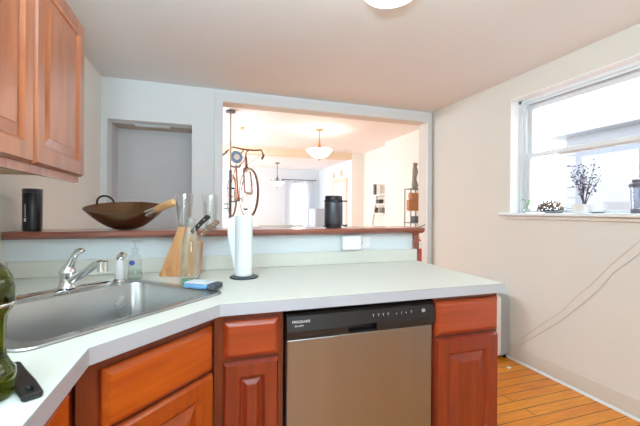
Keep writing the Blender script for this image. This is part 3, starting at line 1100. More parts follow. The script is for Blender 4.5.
# sponge and scrubber on the back right corner of the sink
an = math.atan2(1.375 - 1.543, 0.058 + 0.129)
sg = thing('kitchen_sponge', 'blue sponge with a pale scouring side on the right sink rim', 'sponge', (-0.022, 1.440, CZ + 0.0065), an + 0.12)
MB().box(-0.052, 0.052, -0.034, 0.034, 0.0, 0.016).build('foam', 'sponge', sg, bevel=0.005)
MB().box(-0.051, 0.051, -0.033, 0.033, 0.0163, 0.022).build('scouring_pad', 'scour', sg, bevel=0.003)
sc2 = tag(MB().box(-0.016, 0.016, -0.030, 0.030, 0.0, 0.022).build('dish_scrubber', 'dark_scour', bevel=0.006),
          'dark grey scrubber block touching the right end of the blue sponge', 'scrubber')
sc2.location = (0.034, 1.398, CZ + 0.0065)
sc2.rotation_euler = (0, 0, an + 0.12)

# green bottle at the left
ob = thing('oil_bottle', 'dark green glass bottle with a pinched waist on the left counter', 'bottle', (-0.347, 0.700, CZ), 0)
b = MB()
b.lathe([(0, 0.001), (0.042, 0.001), (0.044, 0.006), (0.0435, 0.018), (0.047, 0.030), (0.0465, 0.042), (0.040, 0.052), (0.034, 0.066), (0.033, 0.085), (0.0335, 0.118), (0.036, 0.135), (0.043, 0.147), (0.0445, 0.155),
         (0.0445, 0.178), (0.042, 0.193), (0.036, 0.206), (0.027, 0.217), (0.017, 0.226), (0.0145, 0.236), (0.014, 0.285), (0.017, 0.288), (0.017, 0.296), (0.0, 0.297)], 40)
b.build('bottle_glass', 'green_glass', ob, smooth=True)
MB().lathe([(0.0449, 0.150), (0.0457, 0.151), (0.0457, 0.1545), (0.0449, 0.1555), (0.0449, 0.150)], 40).build('glass_ring', 'chrome', ob, smooth=True)

# black utensil handle
sx = thing('spatula', 'black plastic utensil with a hanging hole lying beside the green bottle', 'utensil', (-0.296, 0.726, CZ), 0)
d = Vector((-0.327 + 0.2675, 0.773 - 0.676, 0)).normalized()
q = Vector((-d.y, d.x, 0))
bmx = []
outl = [(-0.062, -0.0120), (-0.056, -0.0145), (0.0, -0.0150), (0.06, -0.0125), (0.11, -0.012), (0.115, -0.009), (0.115, 0.009), (0.11, 0.012), (0.06, 0.0125), (0.0, 0.0150), (-0.056, 0.0145), (-0.062, 0.0120)]
hole = [(-0.036 + 0.011 * math.cos(2 * PI * i / 14), 0.0062 * math.sin(2 * PI * i / 14)) for i in range(14)]
w2 = lambda a, c: tuple((d * a + q * c).xy)
plate_with_hole([w2(*p) for p in outl], [w2(*p) for p in hole], 0.001, 0.0105).build('handle_and_blade', 'black', sx, bevel=0.0025)

# ------------------------------------------------------------------ things on the ledge
LZ = 1.128
# thermos
th = thing('insulated_tumbler', 'black cylindrical insulated tumbler at the left end of the ledge', 'tumbler', (-0.768, 1.945, LZ), 0)
MB().lathe([(0, 0.0005), (0.034, 0.0005), (0.0365, 0.003), (0.0372, 0.02), (0.0378, 0.172), (0.037, 0.1755), (0, 0.176)], 36).build('tumbler_body', 'black', th, smooth=True)
MB().lathe([(0, 0.1765), (0.0375, 0.1765), (0.0382, 0.180), (0.0382, 0.190), (0.036, 0.195), (0.015, 0.196), (0.013, 0.192), (0, 0.192)], 36).build('lid', 'black_satin', th, smooth=True)
b = MB()
a0 = -PI / 2 - 0.35


def curved_patch(b, a1, a2, z1, z2, r):
    n = 4
    inner_, outer_ = [], []
    pts_ = [(a1 + (a2 - a1) * i / n, z1) for i in range(n + 1)] + [(a2 - (a2 - a1) * i / n, z2) for i in range(n + 1)]
    b.loft([[(rr * math.cos(a), rr * math.sin(a), z) for a, z in pts_] for rr in (r, r + 0.0005)])


curved_patch(b, a0 - 0.14, a0 + 0.08, 0.044, 0.060, 0.0378)
for k in range(8):
    z = 0.066 + k * 0.0075
    curved_patch(b, a0 - 0.08, a0 + (0.03 if k % 2 else 0.06), z, z + 0.0045, 0.0379)
b.build('printed_mark', 'print_white', th)

# wok
wk = thing('wok', 'dark carbon steel wok with pale wooden handle resting on the ledge', 'wok', (-0.385, 1.985, LZ + 0.0085))
RW = 0.184
prof = []
for i in range(15):
    r = 0.046 + (RW - 0.046) * i / 14
    prof.append((r, 0.105 * ((r - 0.046) / (RW - 0.046)) ** 1.55))
inner_p = [(r - 0.0018, z + 0.0022) for r, z in reversed(prof)]
b = MB().lathe([(0, 0.0)] + prof + [(RW + 0.001, 0.1065)] + inner_p + [(0, 0.0022)], 56)
b.build('pan', 'wok', wk, smooth=True, angle=60)
b = MB()
b.tube([(RW - 0.015, 0, 0.096), (RW + 0.008, 0, 0.108), (RW + 0.045, 0, 0.124), (RW + 0.07, 0, 0.134)], [0.019, 0.016, 0.014, 0.014], 12)
b.build('ferrule', 'blade', wk, smooth=True)
b = MB().tube([(RW + 0.048, 0, 0.125), (RW + 0.075, 0, 0.136), (RW + 0.135, 0, 0.160), (RW + 0.166, 0, 0.172), (RW + 0.172, 0, 0.174)], [0.0155, 0.017, 0.0175, 0.0165, 0.011], 16)
b.build('wooden_handle', 'pale_wood', wk, smooth=True)
b = MB()
lpts = []
for i in range(13):
    a = PI * i / 12
    lpts.append((-RW + 0.012 - 0.034 * math.sin(a) * 0.6, 0.044 * math.cos(a), 0.099 + 0.044 * math.sin(a) ** 0.8))
b.tube(lpts, 0.0052, 10)
b.build('loop_handle', 'wok_dark', wk, smooth=True)
latv = Vector((math.cos(YAW), -math.sin(YAW), 0))
Rm = Matrix.Rotation(math.radians(3.0), 4, Vector((math.sin(YAW), math.cos(YAW), 0))) @ Matrix.Rotation(math.radians(9.5), 4, latv) @ Matrix.Rotation(-YAW - math.radians(28), 4, 'Z')
wk.rotation_euler = Rm.to_euler()

# drinking glasses
gl = thing('drinking_glass', 'tall clear drinking glass with teal base on the ledge beside the wok handle', 'glass', (-0.112, 1.965, LZ), 0, 'drinking glasses on the ledge')
MB().lathe([(0, 0.0005), (0.030, 0.0005), (0.032, 0.004), (0.033, 0.03), (0.039, 0.09), (0.0435, 0.15), (0.0445, 0.186), (0.0432, 0.187), (0.0420, 0.15), (0.0375, 0.09), (0.0312, 0.03), (0.028, 0.022), (0, 0.024)], 36).build('tumbler_glass', 'clear', gl, smooth=True)
MB().lathe([(0, 0.0035), (0.0265, 0.0035), (0.0285, 0.006), (0.026, 0.0185), (0, 0.0185)], 32).build('thick_base', 'teal_base', gl, smooth=True)
dup(gl, (0.022, 2.045, LZ), 0, 'clear drinking glass on the ledge behind the knife handles')

# black canister
cn = thing('coffee_canister', 'black cylindrical canister with clamp lid on the ledge', 'canister', (0.722, 1.945, LZ), 0)
MB().lathe([(0, 0.0005), (0.046, 0.0005), (0.049, 0.004), (0.049, 0.016), (0.054, 0.022), (0.055, 0.03), (0.055, 0.150), (0.0535, 0.153), (0, 0.153)], 40).build('canister_body', 'black_satin', cn, smooth=True)
MB().lathe([(0, 0.1535), (0.0545, 0.1535), (0.0575, 0.156), (0.0575, 0.163), (0.053, 0.167), (0.052, 0.187), (0.049, 0.191), (0, 0.192)], 40).build('lid', 'black', cn, smooth=True)
b = MB()
b.tube([(0.050, -0.016, 0.160), (0.066, -0.020, 0.161), (0.080, -0.014, 0.160), (0.083, 0.0, 0.159), (0.078, 0.012, 0.160), (0.05, 0.018, 0.161)], 0.0035, 8)
b.build('lid_clamp', 'black', cn, smooth=True)
b = MB()
b.tube([(0.050, -0.010, 0.018), (0.062, -0.014, 0.014), (0.076, -0.016, 0.012), (0.082, -0.016, 0.020)], [0.004, 0.005, 0.006, 0.004], 8)
b.build('foot_lever', 'black', cn, smooth=True)
b = MB()
b.tube([(-0.050, -0.010, 0.016), (-0.062, -0.014, 0.011), (-0.070, -0.016, 0.010)], [0.004, 0.005, 0.004], 8)
b.build('foot_lever', 'black', cn, smooth=True)

# wall plate and plug-in box
op = thing('outlet_plate', 'white wall outlet plate at the right end of the half wall', 'outlet', (0.855, YP - 0.0005, 1.043), 0)
MB().box(-0.03, 0.085, -0.006, 0.0, -0.036, 0.036).build('plate', 'white_plastic', op, bevel=0.003)
b = MB()
for z in (-0.0, ):
    for dx in (0.020, 0.030):
        b.box(dx, dx + 0.0028, -0.0068, -0.0062, z - 0.005, z + 0.005)
    b.box(0.024, 0.0275, -0.0068, -0.0062, z - 0.013, z - 0.009)
b.build('socket_slots', 'dark_gap', op)
ch = thing('plug_in_box', 'flat white plug-in box on the half wall left of the outlet', 'electrical box', (0.812, YP - 0.0075, 1.044), 0)
MB().box(-0.066, 0.052, -0.036, 0.0, -0.042, 0.042).build('housing', 'white_plastic', ch, bevel=0.008, seg=3)

# fire extinguisher hung on the end of the half wall
fe = thing('fire_extinguisher', 'small red fire extinguisher hung behind the right end of the half wall', 'fire extinguisher', (1.340, 2.035, 0.72), 0)
MB().lathe([(0, 0.0), (0.045, 0.002), (0.05, 0.012), (0.05, 0.285), (0.046, 0.31), (0.030, 0.335), (0.018, 0.345), (0, 0.345)], 28).build('tank', 'red', fe, smooth=True)
MB().lathe([(0.0503, 0.262), (0.0512, 0.263), (0.0512, 0.309), (0.0503, 0.31), (0.0503, 0.262)], 28).build('label_band', 'white_plastic', fe, smooth=True)
MB().cyl((0, 0, 0.3455), (0, 0, 0.385), 0.015, 0.013, 16).build('valve', 'rack_metal', fe, smooth=True)
b = MB().tube([(-0.01, 0, 0.388), (0.03, 0, 0.398), (0.075, -0.02, 0.42)], [0.008, 0.006, 0.004], 8)
b.build('lever', 'rack_metal', fe, smooth=True)

# ------------------------------------------------------------------ things on the window sill
SZ = 1.2238
sv = thing('sprout_vase', 'small clear glass vase with a green sprout at the left end of the sill', 'vase', (2.475, 2.155, SZ), 0)
MB().lathe([(0, 0.0005), (0.020, 0.0005), (0.030, 0.012), (0.032, 0.028), (0.024, 0.046), (0.014, 0.056), (0.015, 0.066), (0.0135, 0.066), (0.012, 0.056), (0.022, 0.045), (0.030, 0.028), (0.028, 0.013), (0, 0.004)], 28).build('vase_glass', 'clear', sv, smooth=True)
b = MB()
for pts_, rs in (([(0, 0, 0.02), (0.004, -0.006, 0.07), (0.0, -0.02, 0.098), (0, -0.034, 0.108)], [0.0025, 0.003, 0.006, 0.001]),
                 ([(0, 0, 0.02), (0, 0.004, 0.075), (0, 0.018, 0.104), (0, 0.04, 0.112), (0, 0.055, 0.095)], [0.002, 0.002, 0.003, 0.004, 0.001]),
                 ([(0, 0, 0.02), (-0.004, -0.01, 0.06), (0, -0.03, 0.075)], [0.002, 0.003, 0.001])):
    b.tube(pts_, rs, 6)
b.build('sprout', 'leaf', sv, smooth=True)

df = thing('dried_flower_bunch', 'grey-brown bunch of dried flowers lying on the sill', 'dried flowers', (2.475, 1.955, SZ + 0.011), 0)
b = MB()
bs = MB()
for i in range(230):
    a = random.uniform(0, 2 * PI)
    rr = math.sqrt(random.random())
    y = 0.115 * rr * math.cos(a)
    x = 0.038 * rr * math.sin(a)
    zt = 0.084 * (1 - (y / 0.125) ** 2) * random.uniform(0.25, 1.0) + 0.003
    b.sphere((x, y, zt), random.uniform(0.005, 0.009), 1, 1, 0.8, 1)
    if i % 3 == 0:
        bs.tube([(x * 0.3, y * 0.4, 0.002), (x * 0.8, y * 0.8, zt * 0.6), (x, y, zt)], 0.0011, 5)
bs.build('dried_stems', 'twig', df, smooth=True)
b.build('flower_heads', 'dried', df, smooth=True)['kind'] = 'stuff'

d1 = tag(MB().lathe([(0, 0.0), (0.03, 0.0), (0.04, 0.006), (0.045, 0.0095), (0.0435, 0.0105), (0.038, 0.007), (0.0, 0.003)], 32).build('shallow_dish', 'dish', smooth=True),
         'shallow grey dish lying under the dried flower bunch', 'dish', 'shallow dishes on the sill')
d1.location = (2.475, 1.925, SZ)
d1.scale = (1, 2.2, 1)
d2 = d1.copy()
COL.objects.link(d2)
d2['label'] = 'shallow blue-grey dish on the sill right of the white pot'
d2.location = (2.47, 1.612, SZ)
d2.scale = (1, 0.9, 1)

pp = thing('potted_dried_plant', 'white ceramic pot of bare budding twigs on the sill', 'plant', (2.485, 1.716, SZ), 0)
MB().lathe([(0, 0.0005), (0.058, 0.0005), (0.060, 0.004), (0.066, 0.058), (0.068, 0.060), (0.0655, 0.062), (0.060, 0.056), (0.056, 0.050), (0, 0.050)], 36).build('pot', 'pot', pp, smooth=True)
b = MB()
bb = MB()
for s in range(14):
    a = random.uniform(0, 2 * PI)
    spread = -0.11 + 0.22 * s / 13 + random.uniform(-0.015, 0.015)
    hgt = random.uniform(0.17, 0.30)
    x1 = random.uniform(-0.03, 0.03)
    base = Vector((0, random.uniform(-0.012, 0.012), 0.048))
    mid = Vector((x1 * 0.5, spread * 0.45, 0.048 + hgt * 0.55))
    tip = Vector((x1, spread, 0.048 + hgt))
    b.tube([base, mid, tip], [0.0024, 0.0018, 0.001], 6)
    for k in range(9):
        f = 0.35 + 0.65 * k / 8
        p = base.lerp(mid, f / 0.5) if f < 0.5 else mid.lerp(tip, (f - 0.5) / 0.5)
        e = p + Vector((random.uniform(-0.02, 0.02), random.uniform(-0.03, 0.03), random.uniform(0.0, 0.03)))
        b.tube([p, e], 0.0009, 5)
        bb.sphere(e, random.uniform(0.004, 0.0065), 1, 1, 1, 1)
b.build('twigs', 'twig', pp, smooth=True)
bb.build('buds', 'bud', pp, smooth=True)['kind'] = 'stuff'

jr = thing('shaker_bottle', 'clear shaker bottle with a purple-grey lid at the right of the sill', 'bottle', (2.485, 1.395, SZ), 0)
MB().lathe([(0, 0.0005), (0.036, 0.0005), (0.037, 0.028), (0, 0.0285)], 32).build('bottle_base', 'smoke_plastic', jr, smooth=True)
MB().lathe([(0, 0.029), (0.0375, 0.029), (0.043, 0.160), (0.041, 0.160), (0.0355, 0.032), (0, 0.032)], 32).build('bottle_wall', 'jar_plastic', jr, smooth=True)
MB().lathe([(0, 0.1605), (0.047, 0.1605), (0.0475, 0.178), (0.040, 0.184), (0.033, 0.188), (0.030, 0.206), (0.014, 0.212), (0, 0.212)], 32).build('lid', 'smoke_plastic', jr, smooth=True)

# ------------------------------------------------------------------ ceiling lamp, cords, small things
lm = thing('ceiling_light', 'lit white dome light on the kitchen ceiling', 'ceiling light', (0.832, 1.475, H - 0.001), 0)
MB().lathe([(0, -0.0), (0.165, -0.0), (0.168, -0.012), (0.160, -0.022), (0, -0.022)], 40).build('mounting_ring', 'white_plastic', lm, smooth=True)
MB().lathe([(0, -0.0225), (0.152, -0.0225), (0.150, -0.045), (0.128, -0.078), (0.085, -0.100), (0.04, -0.109), (0, -0.111)], 40).build('dome', 'lamp', lm, smooth=True, angle=80)

for name, lab, mat, pts_ in (
        ('power_cable', 'upper of the two thin pale cords running up the right wall', 'cord',
         [(2.433, 2.24, 0.125), (2.433, 2.05, 0.315), (2.432, 1.838, 0.505), (2.432, 1.72, 0.655), (2.432, 1.634, 0.742), (2.433, 1.50, 0.91), (2.433, 1.355, 1.068), (2.433, 1.22, 1.17)]),
        ('power_cable', 'lower of the two thin cords running up the right wall', 'cord_grey',
         [(2.433, 2.22, 0.112), (2.433, 2.03, 0.27), (2.432, 1.838, 0.445), (2.432, 1.70, 0.59), (2.432, 1.572, 0.735), (2.433, 1.50, 0.845), (2.433, 1.355, 0.99), (2.433, 1.15, 1.13)])):
    tag(MB().tube(pts_, 0.0014, 6).build(name, mat, smooth=True), lab, 'cord', 'cords on the right wall')

hp = thing('portable_heater', 'white rounded appliance with grey side standing on the floor against the right wall', 'appliance', (2.346, 2.375, 0.0), 0)
pf = rrect(-0.085, 0.085, 0.03, 0.545, 0.07, 8)
b = MB()
b.loft([[(x, -0.10, z) for x, z in rrect(-0.080, 0.080, 0.035, 0.540, 0.066, 8)], [(x, -0.092, z) for x, z in pf], [(x, 0.20, z) for x, z in pf]])
b.build('housing', 'grey_plastic', hp, smooth=True)
b = MB()
fp = rrect(-0.085, -0.012, 0.034, 0.540, 0.045, 8)
b.loft([[(x, -0.1015, z) for x, z in fp], [(x, -0.110, z) for x, z in rrect(-0.078, -0.018, 0.042, 0.532, 0.028, 8)]])
b.build('front_panel', 'white_plastic', hp, smooth=True)
for x, y in ((-0.06, -0.07), (0.06, -0.07), (-0.06, 0.17), (0.06, 0.17)):
    MB().cyl((x, y, 0.001), (x, y, 0.032), 0.014, None, 12).build('foot', 'black', hp)

ps = tag(MB().extrude([(-0.012, -0.016, 0.001), (0.014, -0.008, 0.001), (0.012, 0.010, 0.001), (0.0, 0.018, 0.001), (-0.014, 0.006, 0.001)], (0.004, 0, 0.006)).build('paper_scrap', 'scrap'),
         'tiny white paper scrap on the oak floor', 'litter')
ps.location = (2.27, 2.13, 0)

# ------------------------------------------------------------------ living and dining room
def pendant(loc, ceil, rim, rb, mat, metal, label, name='pendant_light', arms=0):
    p = thing(name, label, 'pendant light', loc, 0)
    z0 = ceil - loc[2]
    zr = rim - loc[2]
    MB().lathe([(0, z0), (0.065, z0), (0.062, z0 - 0.012), (0.02, z0 - 0.026), (0, z0 - 0.026)], 28).build('canopy', metal, p, smooth=True)
    b = MB()
    b.cyl((0, 0, zr + 0.02), (0, 0, z0 - 0.0265), 0.007, None, 10)
    b.lathe([(0, zr + 0.01), (0.026, zr + 0.012), (0.022, zr + 0.05), (0.012, zr + 0.12), (0.008, zr + 0.17), (0, zr + 0.172)], 18)
    b.build('stem', metal, p, smooth=True)
    dp = rb * 0.62
    MB().lathe([(0, zr - dp), (rb * 0.30, zr - dp * 0.97), (rb * 0.62, zr - dp * 0.72), (rb * 0.86, zr - dp * 0.30), (rb, zr), (rb * 0.97, zr + 0.002), (rb * 0.82, zr - dp * 0.26), (rb * 0.58, zr - dp * 0.66), (0, zr - dp * 0.92)], 36).build('bowl', mat, p, smooth=True, angle=80)
    MB().lathe([(0, zr - dp - 0.035), (0.010, zr - dp - 0.03), (0.016, zr - dp - 0.014), (0.012, zr - dp - 0.0005), (0, zr - dp - 0.0005)], 16).build('finial', metal, p, smooth=True)
    for k in range(arms):
        a = 2 * PI * k / arms + 0.3
        c, s = math.cos(a), math.sin(a)
        MB().tube([(0.01 * c, 0.01 * s, zr + 0.11), (0.08 * c, 0.08 * s, zr + 0.02), (rb * 0.8 * c, rb * 0.8 * s, zr + 0.025), (rb * 1.08 * c, rb * 1.08 * s, zr + 0.06)], 0.006, 8).build('arm', metal, p, smooth=True)
    return p


pendant((1.604, 4.95, 2.0), HL, 2.145, 0.195, 'pendant', 'brass', 'lit brass pendant with glass bowl in the living room')
pendant((1.565, 8.0, 1.7), HD, 1.90, 0.175, 'pendant_cool', 'iron', 'small dark-armed glass bowl pendant in the far dining room', arms=3)

sd = thing('smoke_detector', 'round cream smoke detector on the living room ceiling', 'smoke detector', (0.46, 5.2, HL), 0)
MB().lathe([(0, -0.034), (0.04, -0.034), (0.055, -0.026), (0.06, -0.001), (0, -0.001)], 28).build('detector_case', 'beam', sd, smooth=True)

# curtains and rod on the dining window
cr = thing('curtain_rod', 'dark curtain rod above the far dining window', 'curtain rod', (0, 0, 0))
MB().cyl((1.92, YF - 0.08, 2.06), (2.80, YF - 0.08, 2.06), 0.010, None, 12).build('rod', 'iron', cr, smooth=True)
for x in (1.905, 2.815):
    MB().sphere((x, YF - 0.08, 2.06), 0.022).build('finial', 'iron', cr, smooth=True)
for x in (1.99, 2.74):
    MB().box(x - 0.006, x + 0.006, YF - 0.068, YF - 0.0005, 2.052, 2.068).build('bracket', 'iron', cr)
for x0, x1, lab in ((1.95, 2.20, 'white sheer curtain on the left of the far dining window'), (2.46, 2.76, 'white sheer curtain on the right of the far dining window')):
    b = MB()
    n = 40
    rows = []
    for i in range(n + 1):
        x = x0 + (x1 - x0) * i / n
        y = YF - 0.08 + 0.022 * math.sin(i * 1.15)
        rows.append((x, y))
    pl = [(x, y - 0.001) for x, y in rows] + [(x, y + 0.001) for x, y in reversed(rows)]
    b.loft([[(x, y, 0.25) for x, y in pl], [(x, y, 2.045) for x, y in pl]])
    tag(b.build('curtain', 'sheer', smooth=True), lab, 'curtain', 'sheer curtains in the dining room')

# bicycle
bk = thing('bicycle', 'copper bicycle hung on the tension pole beyond the opening', 'bicycle', (0.53, 4.68, 1.46), math.radians(8.5))
# local: x right, +y towards the rear wheel, origin at the front hub
R_ = 0.335


def wheel(name, c, ax, parent):
    w = MB().torus(c, ax, R_ - 0.014, 0.016, 56, 10).build(name, 'tire', parent, smooth=True)
    MB().torus(c, ax, R_ - 0.036, 0.009, 56, 8).build('rim', 'rim', w, smooth=True)
    axv = Vector(ax).normalized()
    MB().cyl(Vector(c) - axv * 0.045, Vector(c) + axv * 0.045, 0.018, None, 14).build('hub', 'rim', w, smooth=True)
    pts_ = MB().ring(c, ax, R_ - 0.042, 24)
    s = MB()
    for i, p in enumerate(pts_):
        off = axv * (0.03 if i % 2 else -0.03)
        s.tube([Vector(c) + off + (p - Vector(c)).normalized() * 0.015, p], 0.0016, 4)
    s.build('spokes', 'rim', w)
    return w


st = math.radians(6)
fwd = Vector((math.sin(st), -math.cos(st), 0))
axf = Vector((math.cos(st), math.sin(st), 0))
wheel('front_wheel', (0, 0, 0), axf, bk)
rc = Vector((0.0, 1.02, 0.0))
wheel('rear_wheel', rc, (1, 0, 0.0), bk)
hd = Vector((0, 0.16, 0.50))      # head tube top
hl = Vector((0, 0.12, 0.38))
bbk = Vector((0, 0.60, -0.06))
stp = Vector((0, 0.74, 0.46))
b = MB()
b.tube([hd, hl], 0.019, 12)
b.tube([hl, bbk], 0.017, 12)
b.tube([hd - Vector((0, 0.0, 0.03)), stp - Vector((0, 0.0, 0.04))], 0.015, 12)
b.tube([bbk, stp], 0.016, 12)
for s in (-1, 1):
    b.tube([bbk + Vector((0.02 * s, 0, 0)), rc + Vector((0.055 * s, 0, 0))], 0.009, 8)
    b.tube([stp + Vector((0.012 * s, 0, -0.05)), rc + Vector((0.055 * s, 0, 0))], 0.008, 8)
b.build('frame', 'frame_copper', bk, smooth=True)
b = MB()
crown = hl - Vector((0, 0.012, 0.015))
for s in (-1, 1):
    b.tube([crown, crown + axf * 0.045 * s - Vector((0, 0.01, 0.04)), axf * 0.052 * s + fwd * -0.03 + Vector((0, 0, 0.14)), axf * 0.052 * s], [0.012, 0.011, 0.010, 0.008], 8)
b.build('fork', 'frame_copper', bk, smooth=True)
b = MB()
stem_top = hd + Vector((0, -0.01, 0.07))
b.tube([hd, stem_top, stem_top + fwd * 0.08 + Vector((0, 0, 0.01))], 0.012, 10)
cbar = stem_top + fwd * 0.08 + Vector((0, 0, 0.01))
b.tube([cbar - axf * 0.27 - fwd * 0.10 - Vector((0, 0, 0.03)), cbar - axf * 0.20 - fwd * 0.02 + Vector((0, 0, 0.03)), cbar - axf * 0.08 + Vector((0, 0, 0.01)), cbar + axf * 0.08 + Vector((0, 0, 0.01)), cbar + axf * 0.20 - fwd * 0.02 + Vector((0, 0, 0.03)), cbar + axf * 0.27 - fwd * 0.10 - Vector((0, 0, 0.03))], 0.011, 10)
hb = b.build('handlebar', 'frame_copper', bk, smooth=True)
for s in (-1, 1):
    MB().tube([cbar + axf * 0.265 * s - fwd * 0.09 - Vector((0, 0, 0.027)), cbar + axf * 0.285 * s - fwd * 0.19 - Vector((0, 0, 0.06))], 0.017, 10).build('grip', 'dark_leather', hb, smooth=True)
    MB().tube([cbar + axf * 0.22 * s + Vector((0, 0, 0.02)), cbar + axf * 0.25 * s + fwd * 0.06 - Vector((0, 0, 0.02)), cbar + axf * 0.28 * s + fwd * 0.03 - Vector((0, 0, 0.09))], 0.006, 8).build('brake_lever', 'rim', hb, smooth=True)
    MB().tube([cbar + axf * 0.2 * s, cbar + axf * 0.14 * s + fwd * 0.10 - Vector((0, 0, 0.06)), crown + fwd * 0.04 + Vector((0, 0, 0.02))], 0.003, 6).build('brake_cable', 'rim', hb, smooth=True)
b = MB()
sdl = stp + Vector((0, 0.02, 0.11))
b.tube([stp - Vector((0, 0, 0.02)), sdl], 0.013, 10)
b.build('seat_post', 'rim', bk, smooth=True)
b = MB()
b.tube([sdl + Vector((0, -0.15, 0.02)), sdl + Vector((0, -0.05, 0.025)), sdl + Vector((0, 0.05, 0.03)), sdl + Vector((0, 0.12, 0.035))], [0.018, 0.035, 0.075, 0.055], 14)
b.build('saddle', 'dark_leather', bk, smooth=True)
b = MB()
b.torus(bbk + Vector((0.05, 0, 0)), (1, 0, 0), 0.085, 0.006, 32, 6)
b.cyl(bbk - Vector((0.06, 0, 0)), bbk + Vector((0.06, 0, 0)), 0.018, None, 12)
b.tube([bbk + Vector((0.062, 0, 0)), bbk + Vector((0.068, 0.08, -0.15))], 0.010, 8)
b.tube([bbk - Vector((0.062, 0, 0)), bbk + Vector((-0.068, -0.08, 0.15))], 0.010, 8)
b.build('crankset', 'rim', bk, smooth=True)
for s in (-1, 1):
    pc = bbk + Vector((0.068 * s + 0.05 * s, 0.08 * s, -0.15 * s))
    MB().box(pc.x - 0.045, pc.x + 0.045, pc.y - 0.03, pc.y + 0.03, pc.z - 0.012, pc.z + 0.012).build('pedal', 'black', bk, bevel=0.004)
bt_ = MB()
lc = hd + Vector((-0.15, -0.10, -0.02))
bt_.torus(lc, fwd, 0.062, 0.024, 32, 10)
lt = bt_.build('headlight', 'light_blue', bk, smooth=True)
MB().cyl(lc + Vector((0.02, 0.03, 0)), cbar - axf * 0.06, 0.008, None, 10).build('lamp_bracket', 'iron', lt, smooth=True)
MB().cyl(lc - fwd * 0.02, lc + fwd * 0.012, 0.041, None, 24).build('lens', 'white_plastic', lt, smooth=True)

# tension pole holding the bicycle
tp = thing('tension_pole', 'slim floor-to-ceiling pole carrying the bicycle beside the opening', 'pole', (0.272, 4.35, 0), 0)
MB().cyl((0, 0, 0.012), (0, 0, HL - 0.028), 0.013, None, 14).build('pole', 'pole_metal', tp, smooth=True)
MB().lathe([(0, HL - 0.0275), (0.062, HL - 0.0275), (0.055, HL - 0.012), (0.01, HL - 0.001), (0, HL - 0.001)], 24).build('ceiling_plate', 'iron', tp, smooth=True)
MB().lathe([(0, 0.001), (0.06, 0.001), (0.055, 0.0115), (0, 0.0115)], 24).build('floor_plate', 'iron', tp, smooth=True)
b = MB()
b.cyl((0, 0, 0.95), (0, 0, 1.72), 0.019, None, 14)
b.build('sleeve', 'iron', tp, smooth=True)
for z in (1.78, 1.34):
    b = MB()
    b.tube([(0.0, 0.018, z), (0.05, 0.16, z), (0.13, 0.30, z + 0.02), (0.15, 0.34, z + 0.05)], 0.011, 8)
    b.build('support_arm', 'iron', tp, smooth=True)
b = MB()
b.box(-0.075, -0.02, -0.02, 0.0, 1.30, 1.315)
b.box(-0.075, -0.02, -0.02, 0.0, 1.245, 1.26)
b.box(-0.078, -0.0755, -0.02, 0.0, 1.245, 1.315)
b.build('clamp', 'teal_paint', tp)

# white ladder shelf with books and small pots
ls = thing('ladder_shelf', 'white leaning ladder shelf in the living room corner', 'shelf', (3.118, 5.722, 0), 0)
for s in (-1, 1):
    b = MB()
    y = 0.245 * s
    b.loft([[(-0.31, y - 0.012, 0.001), (-0.265, y - 0.012, 0.001), (-0.265, y + 0.012, 0.001), (-0.31, y + 0.012, 0.001)],
            [(-0.02, y - 0.012, 1.62), (0.02, y - 0.012, 1.62), (0.02, y + 0.012, 1.62), (-0.02, y + 0.012, 1.62)]])
    b.build('side_rail', 'white_paint', ls)
for z, dpt in ((0.50, 0.28), (0.85, 0.22), (1.19, 0.17), (1.36, 0.14), (1.53, 0.14)):
    x1 = 0.022
    MB().box(x1 - dpt, x1, -0.232, 0.232, z - 0.012, z + 0.012).build('shelf_board', 'white_paint', ls, bevel=0.002)
LSX = 3.118


def shelf_thing(mb, name, mat, label, cat, loc, group=None, **kw):
    o = mb.build(name, mat, **kw)
    o.location = loc
    return tag(o, label, cat, group)


for i, (w, h, mat, lab) in enumerate(((0.05, 0.20, 'book_grey', 'tall grey book at the left of the ladder shelf top board'),
                                      (0.035, 0.185, 'book_dark', 'dark book second from the left on the ladder shelf top board'),
                                      (0.05, 0.19, 'book_white', 'off-white book third from the left on the ladder shelf top board'),
                                      (0.06, 0.17, 'book_white', 'pale book at the right of the ladder shelf top board'))):
    yy = 5.925 - i * 0.068
    shelf_thing(MB().box(-0.06, 0.06, -w / 2, w / 2, 0, h), 'book', mat, lab, 'book', (LSX - 0.048, yy, 1.5425), 'books on the ladder shelf', bevel=0.003)
for i, (mat, lab) in enumerate((('book_dark', 'dark jar at the left of the ladder shelf second board'), ('book_tan', 'tan jar in the middle of the ladder shelf second board'), ('book_grey', 'grey jar at the right of the ladder shelf second board'))):
    shelf_thing(MB().lathe([(0, 0.0005), (0.034, 0.0005), (0.038, 0.01), (0.036, 0.07), (0.026, 0.085), (0.028, 0.10), (0, 0.101)], 20), 'jar', mat, lab, 'jar', (LSX - 0.055, 5.90 - i * 0.12, 1.2025), 'jars on the ladder shelf', smooth=True)
for i, (mat, lab) in enumerate((('book_grey', 'small grey pot at the left on the narrow board under the ladder shelf books'), ('book_dark', 'small dark pot at the right on the narrow board under the ladder shelf books'))):
    shelf_thing(MB().lathe([(0, 0.0005), (0.03, 0.0005), (0.042, 0.07), (0.045, 0.075), (0.040, 0.078), (0.034, 0.06), (0, 0.055)], 20), 'small_pot', mat, lab, 'pot', (LSX - 0.045, 5.88 - i * 0.13, 1.3725), 'pots on the ladder shelf', smooth=True)
shelf_thing(MB().lathe([(0, 0.0005), (0.05, 0.0005), (0.065, 0.03), (0.05, 0.055), (0.046, 0.055), (0.058, 0.03), (0, 0.006)], 24), 'small_bowl', 'book_dark', 'small dark bowl on the lower board of the ladder shelf', 'bowl', (LSX - 0.08, 5.86, 0.8625), smooth=True)

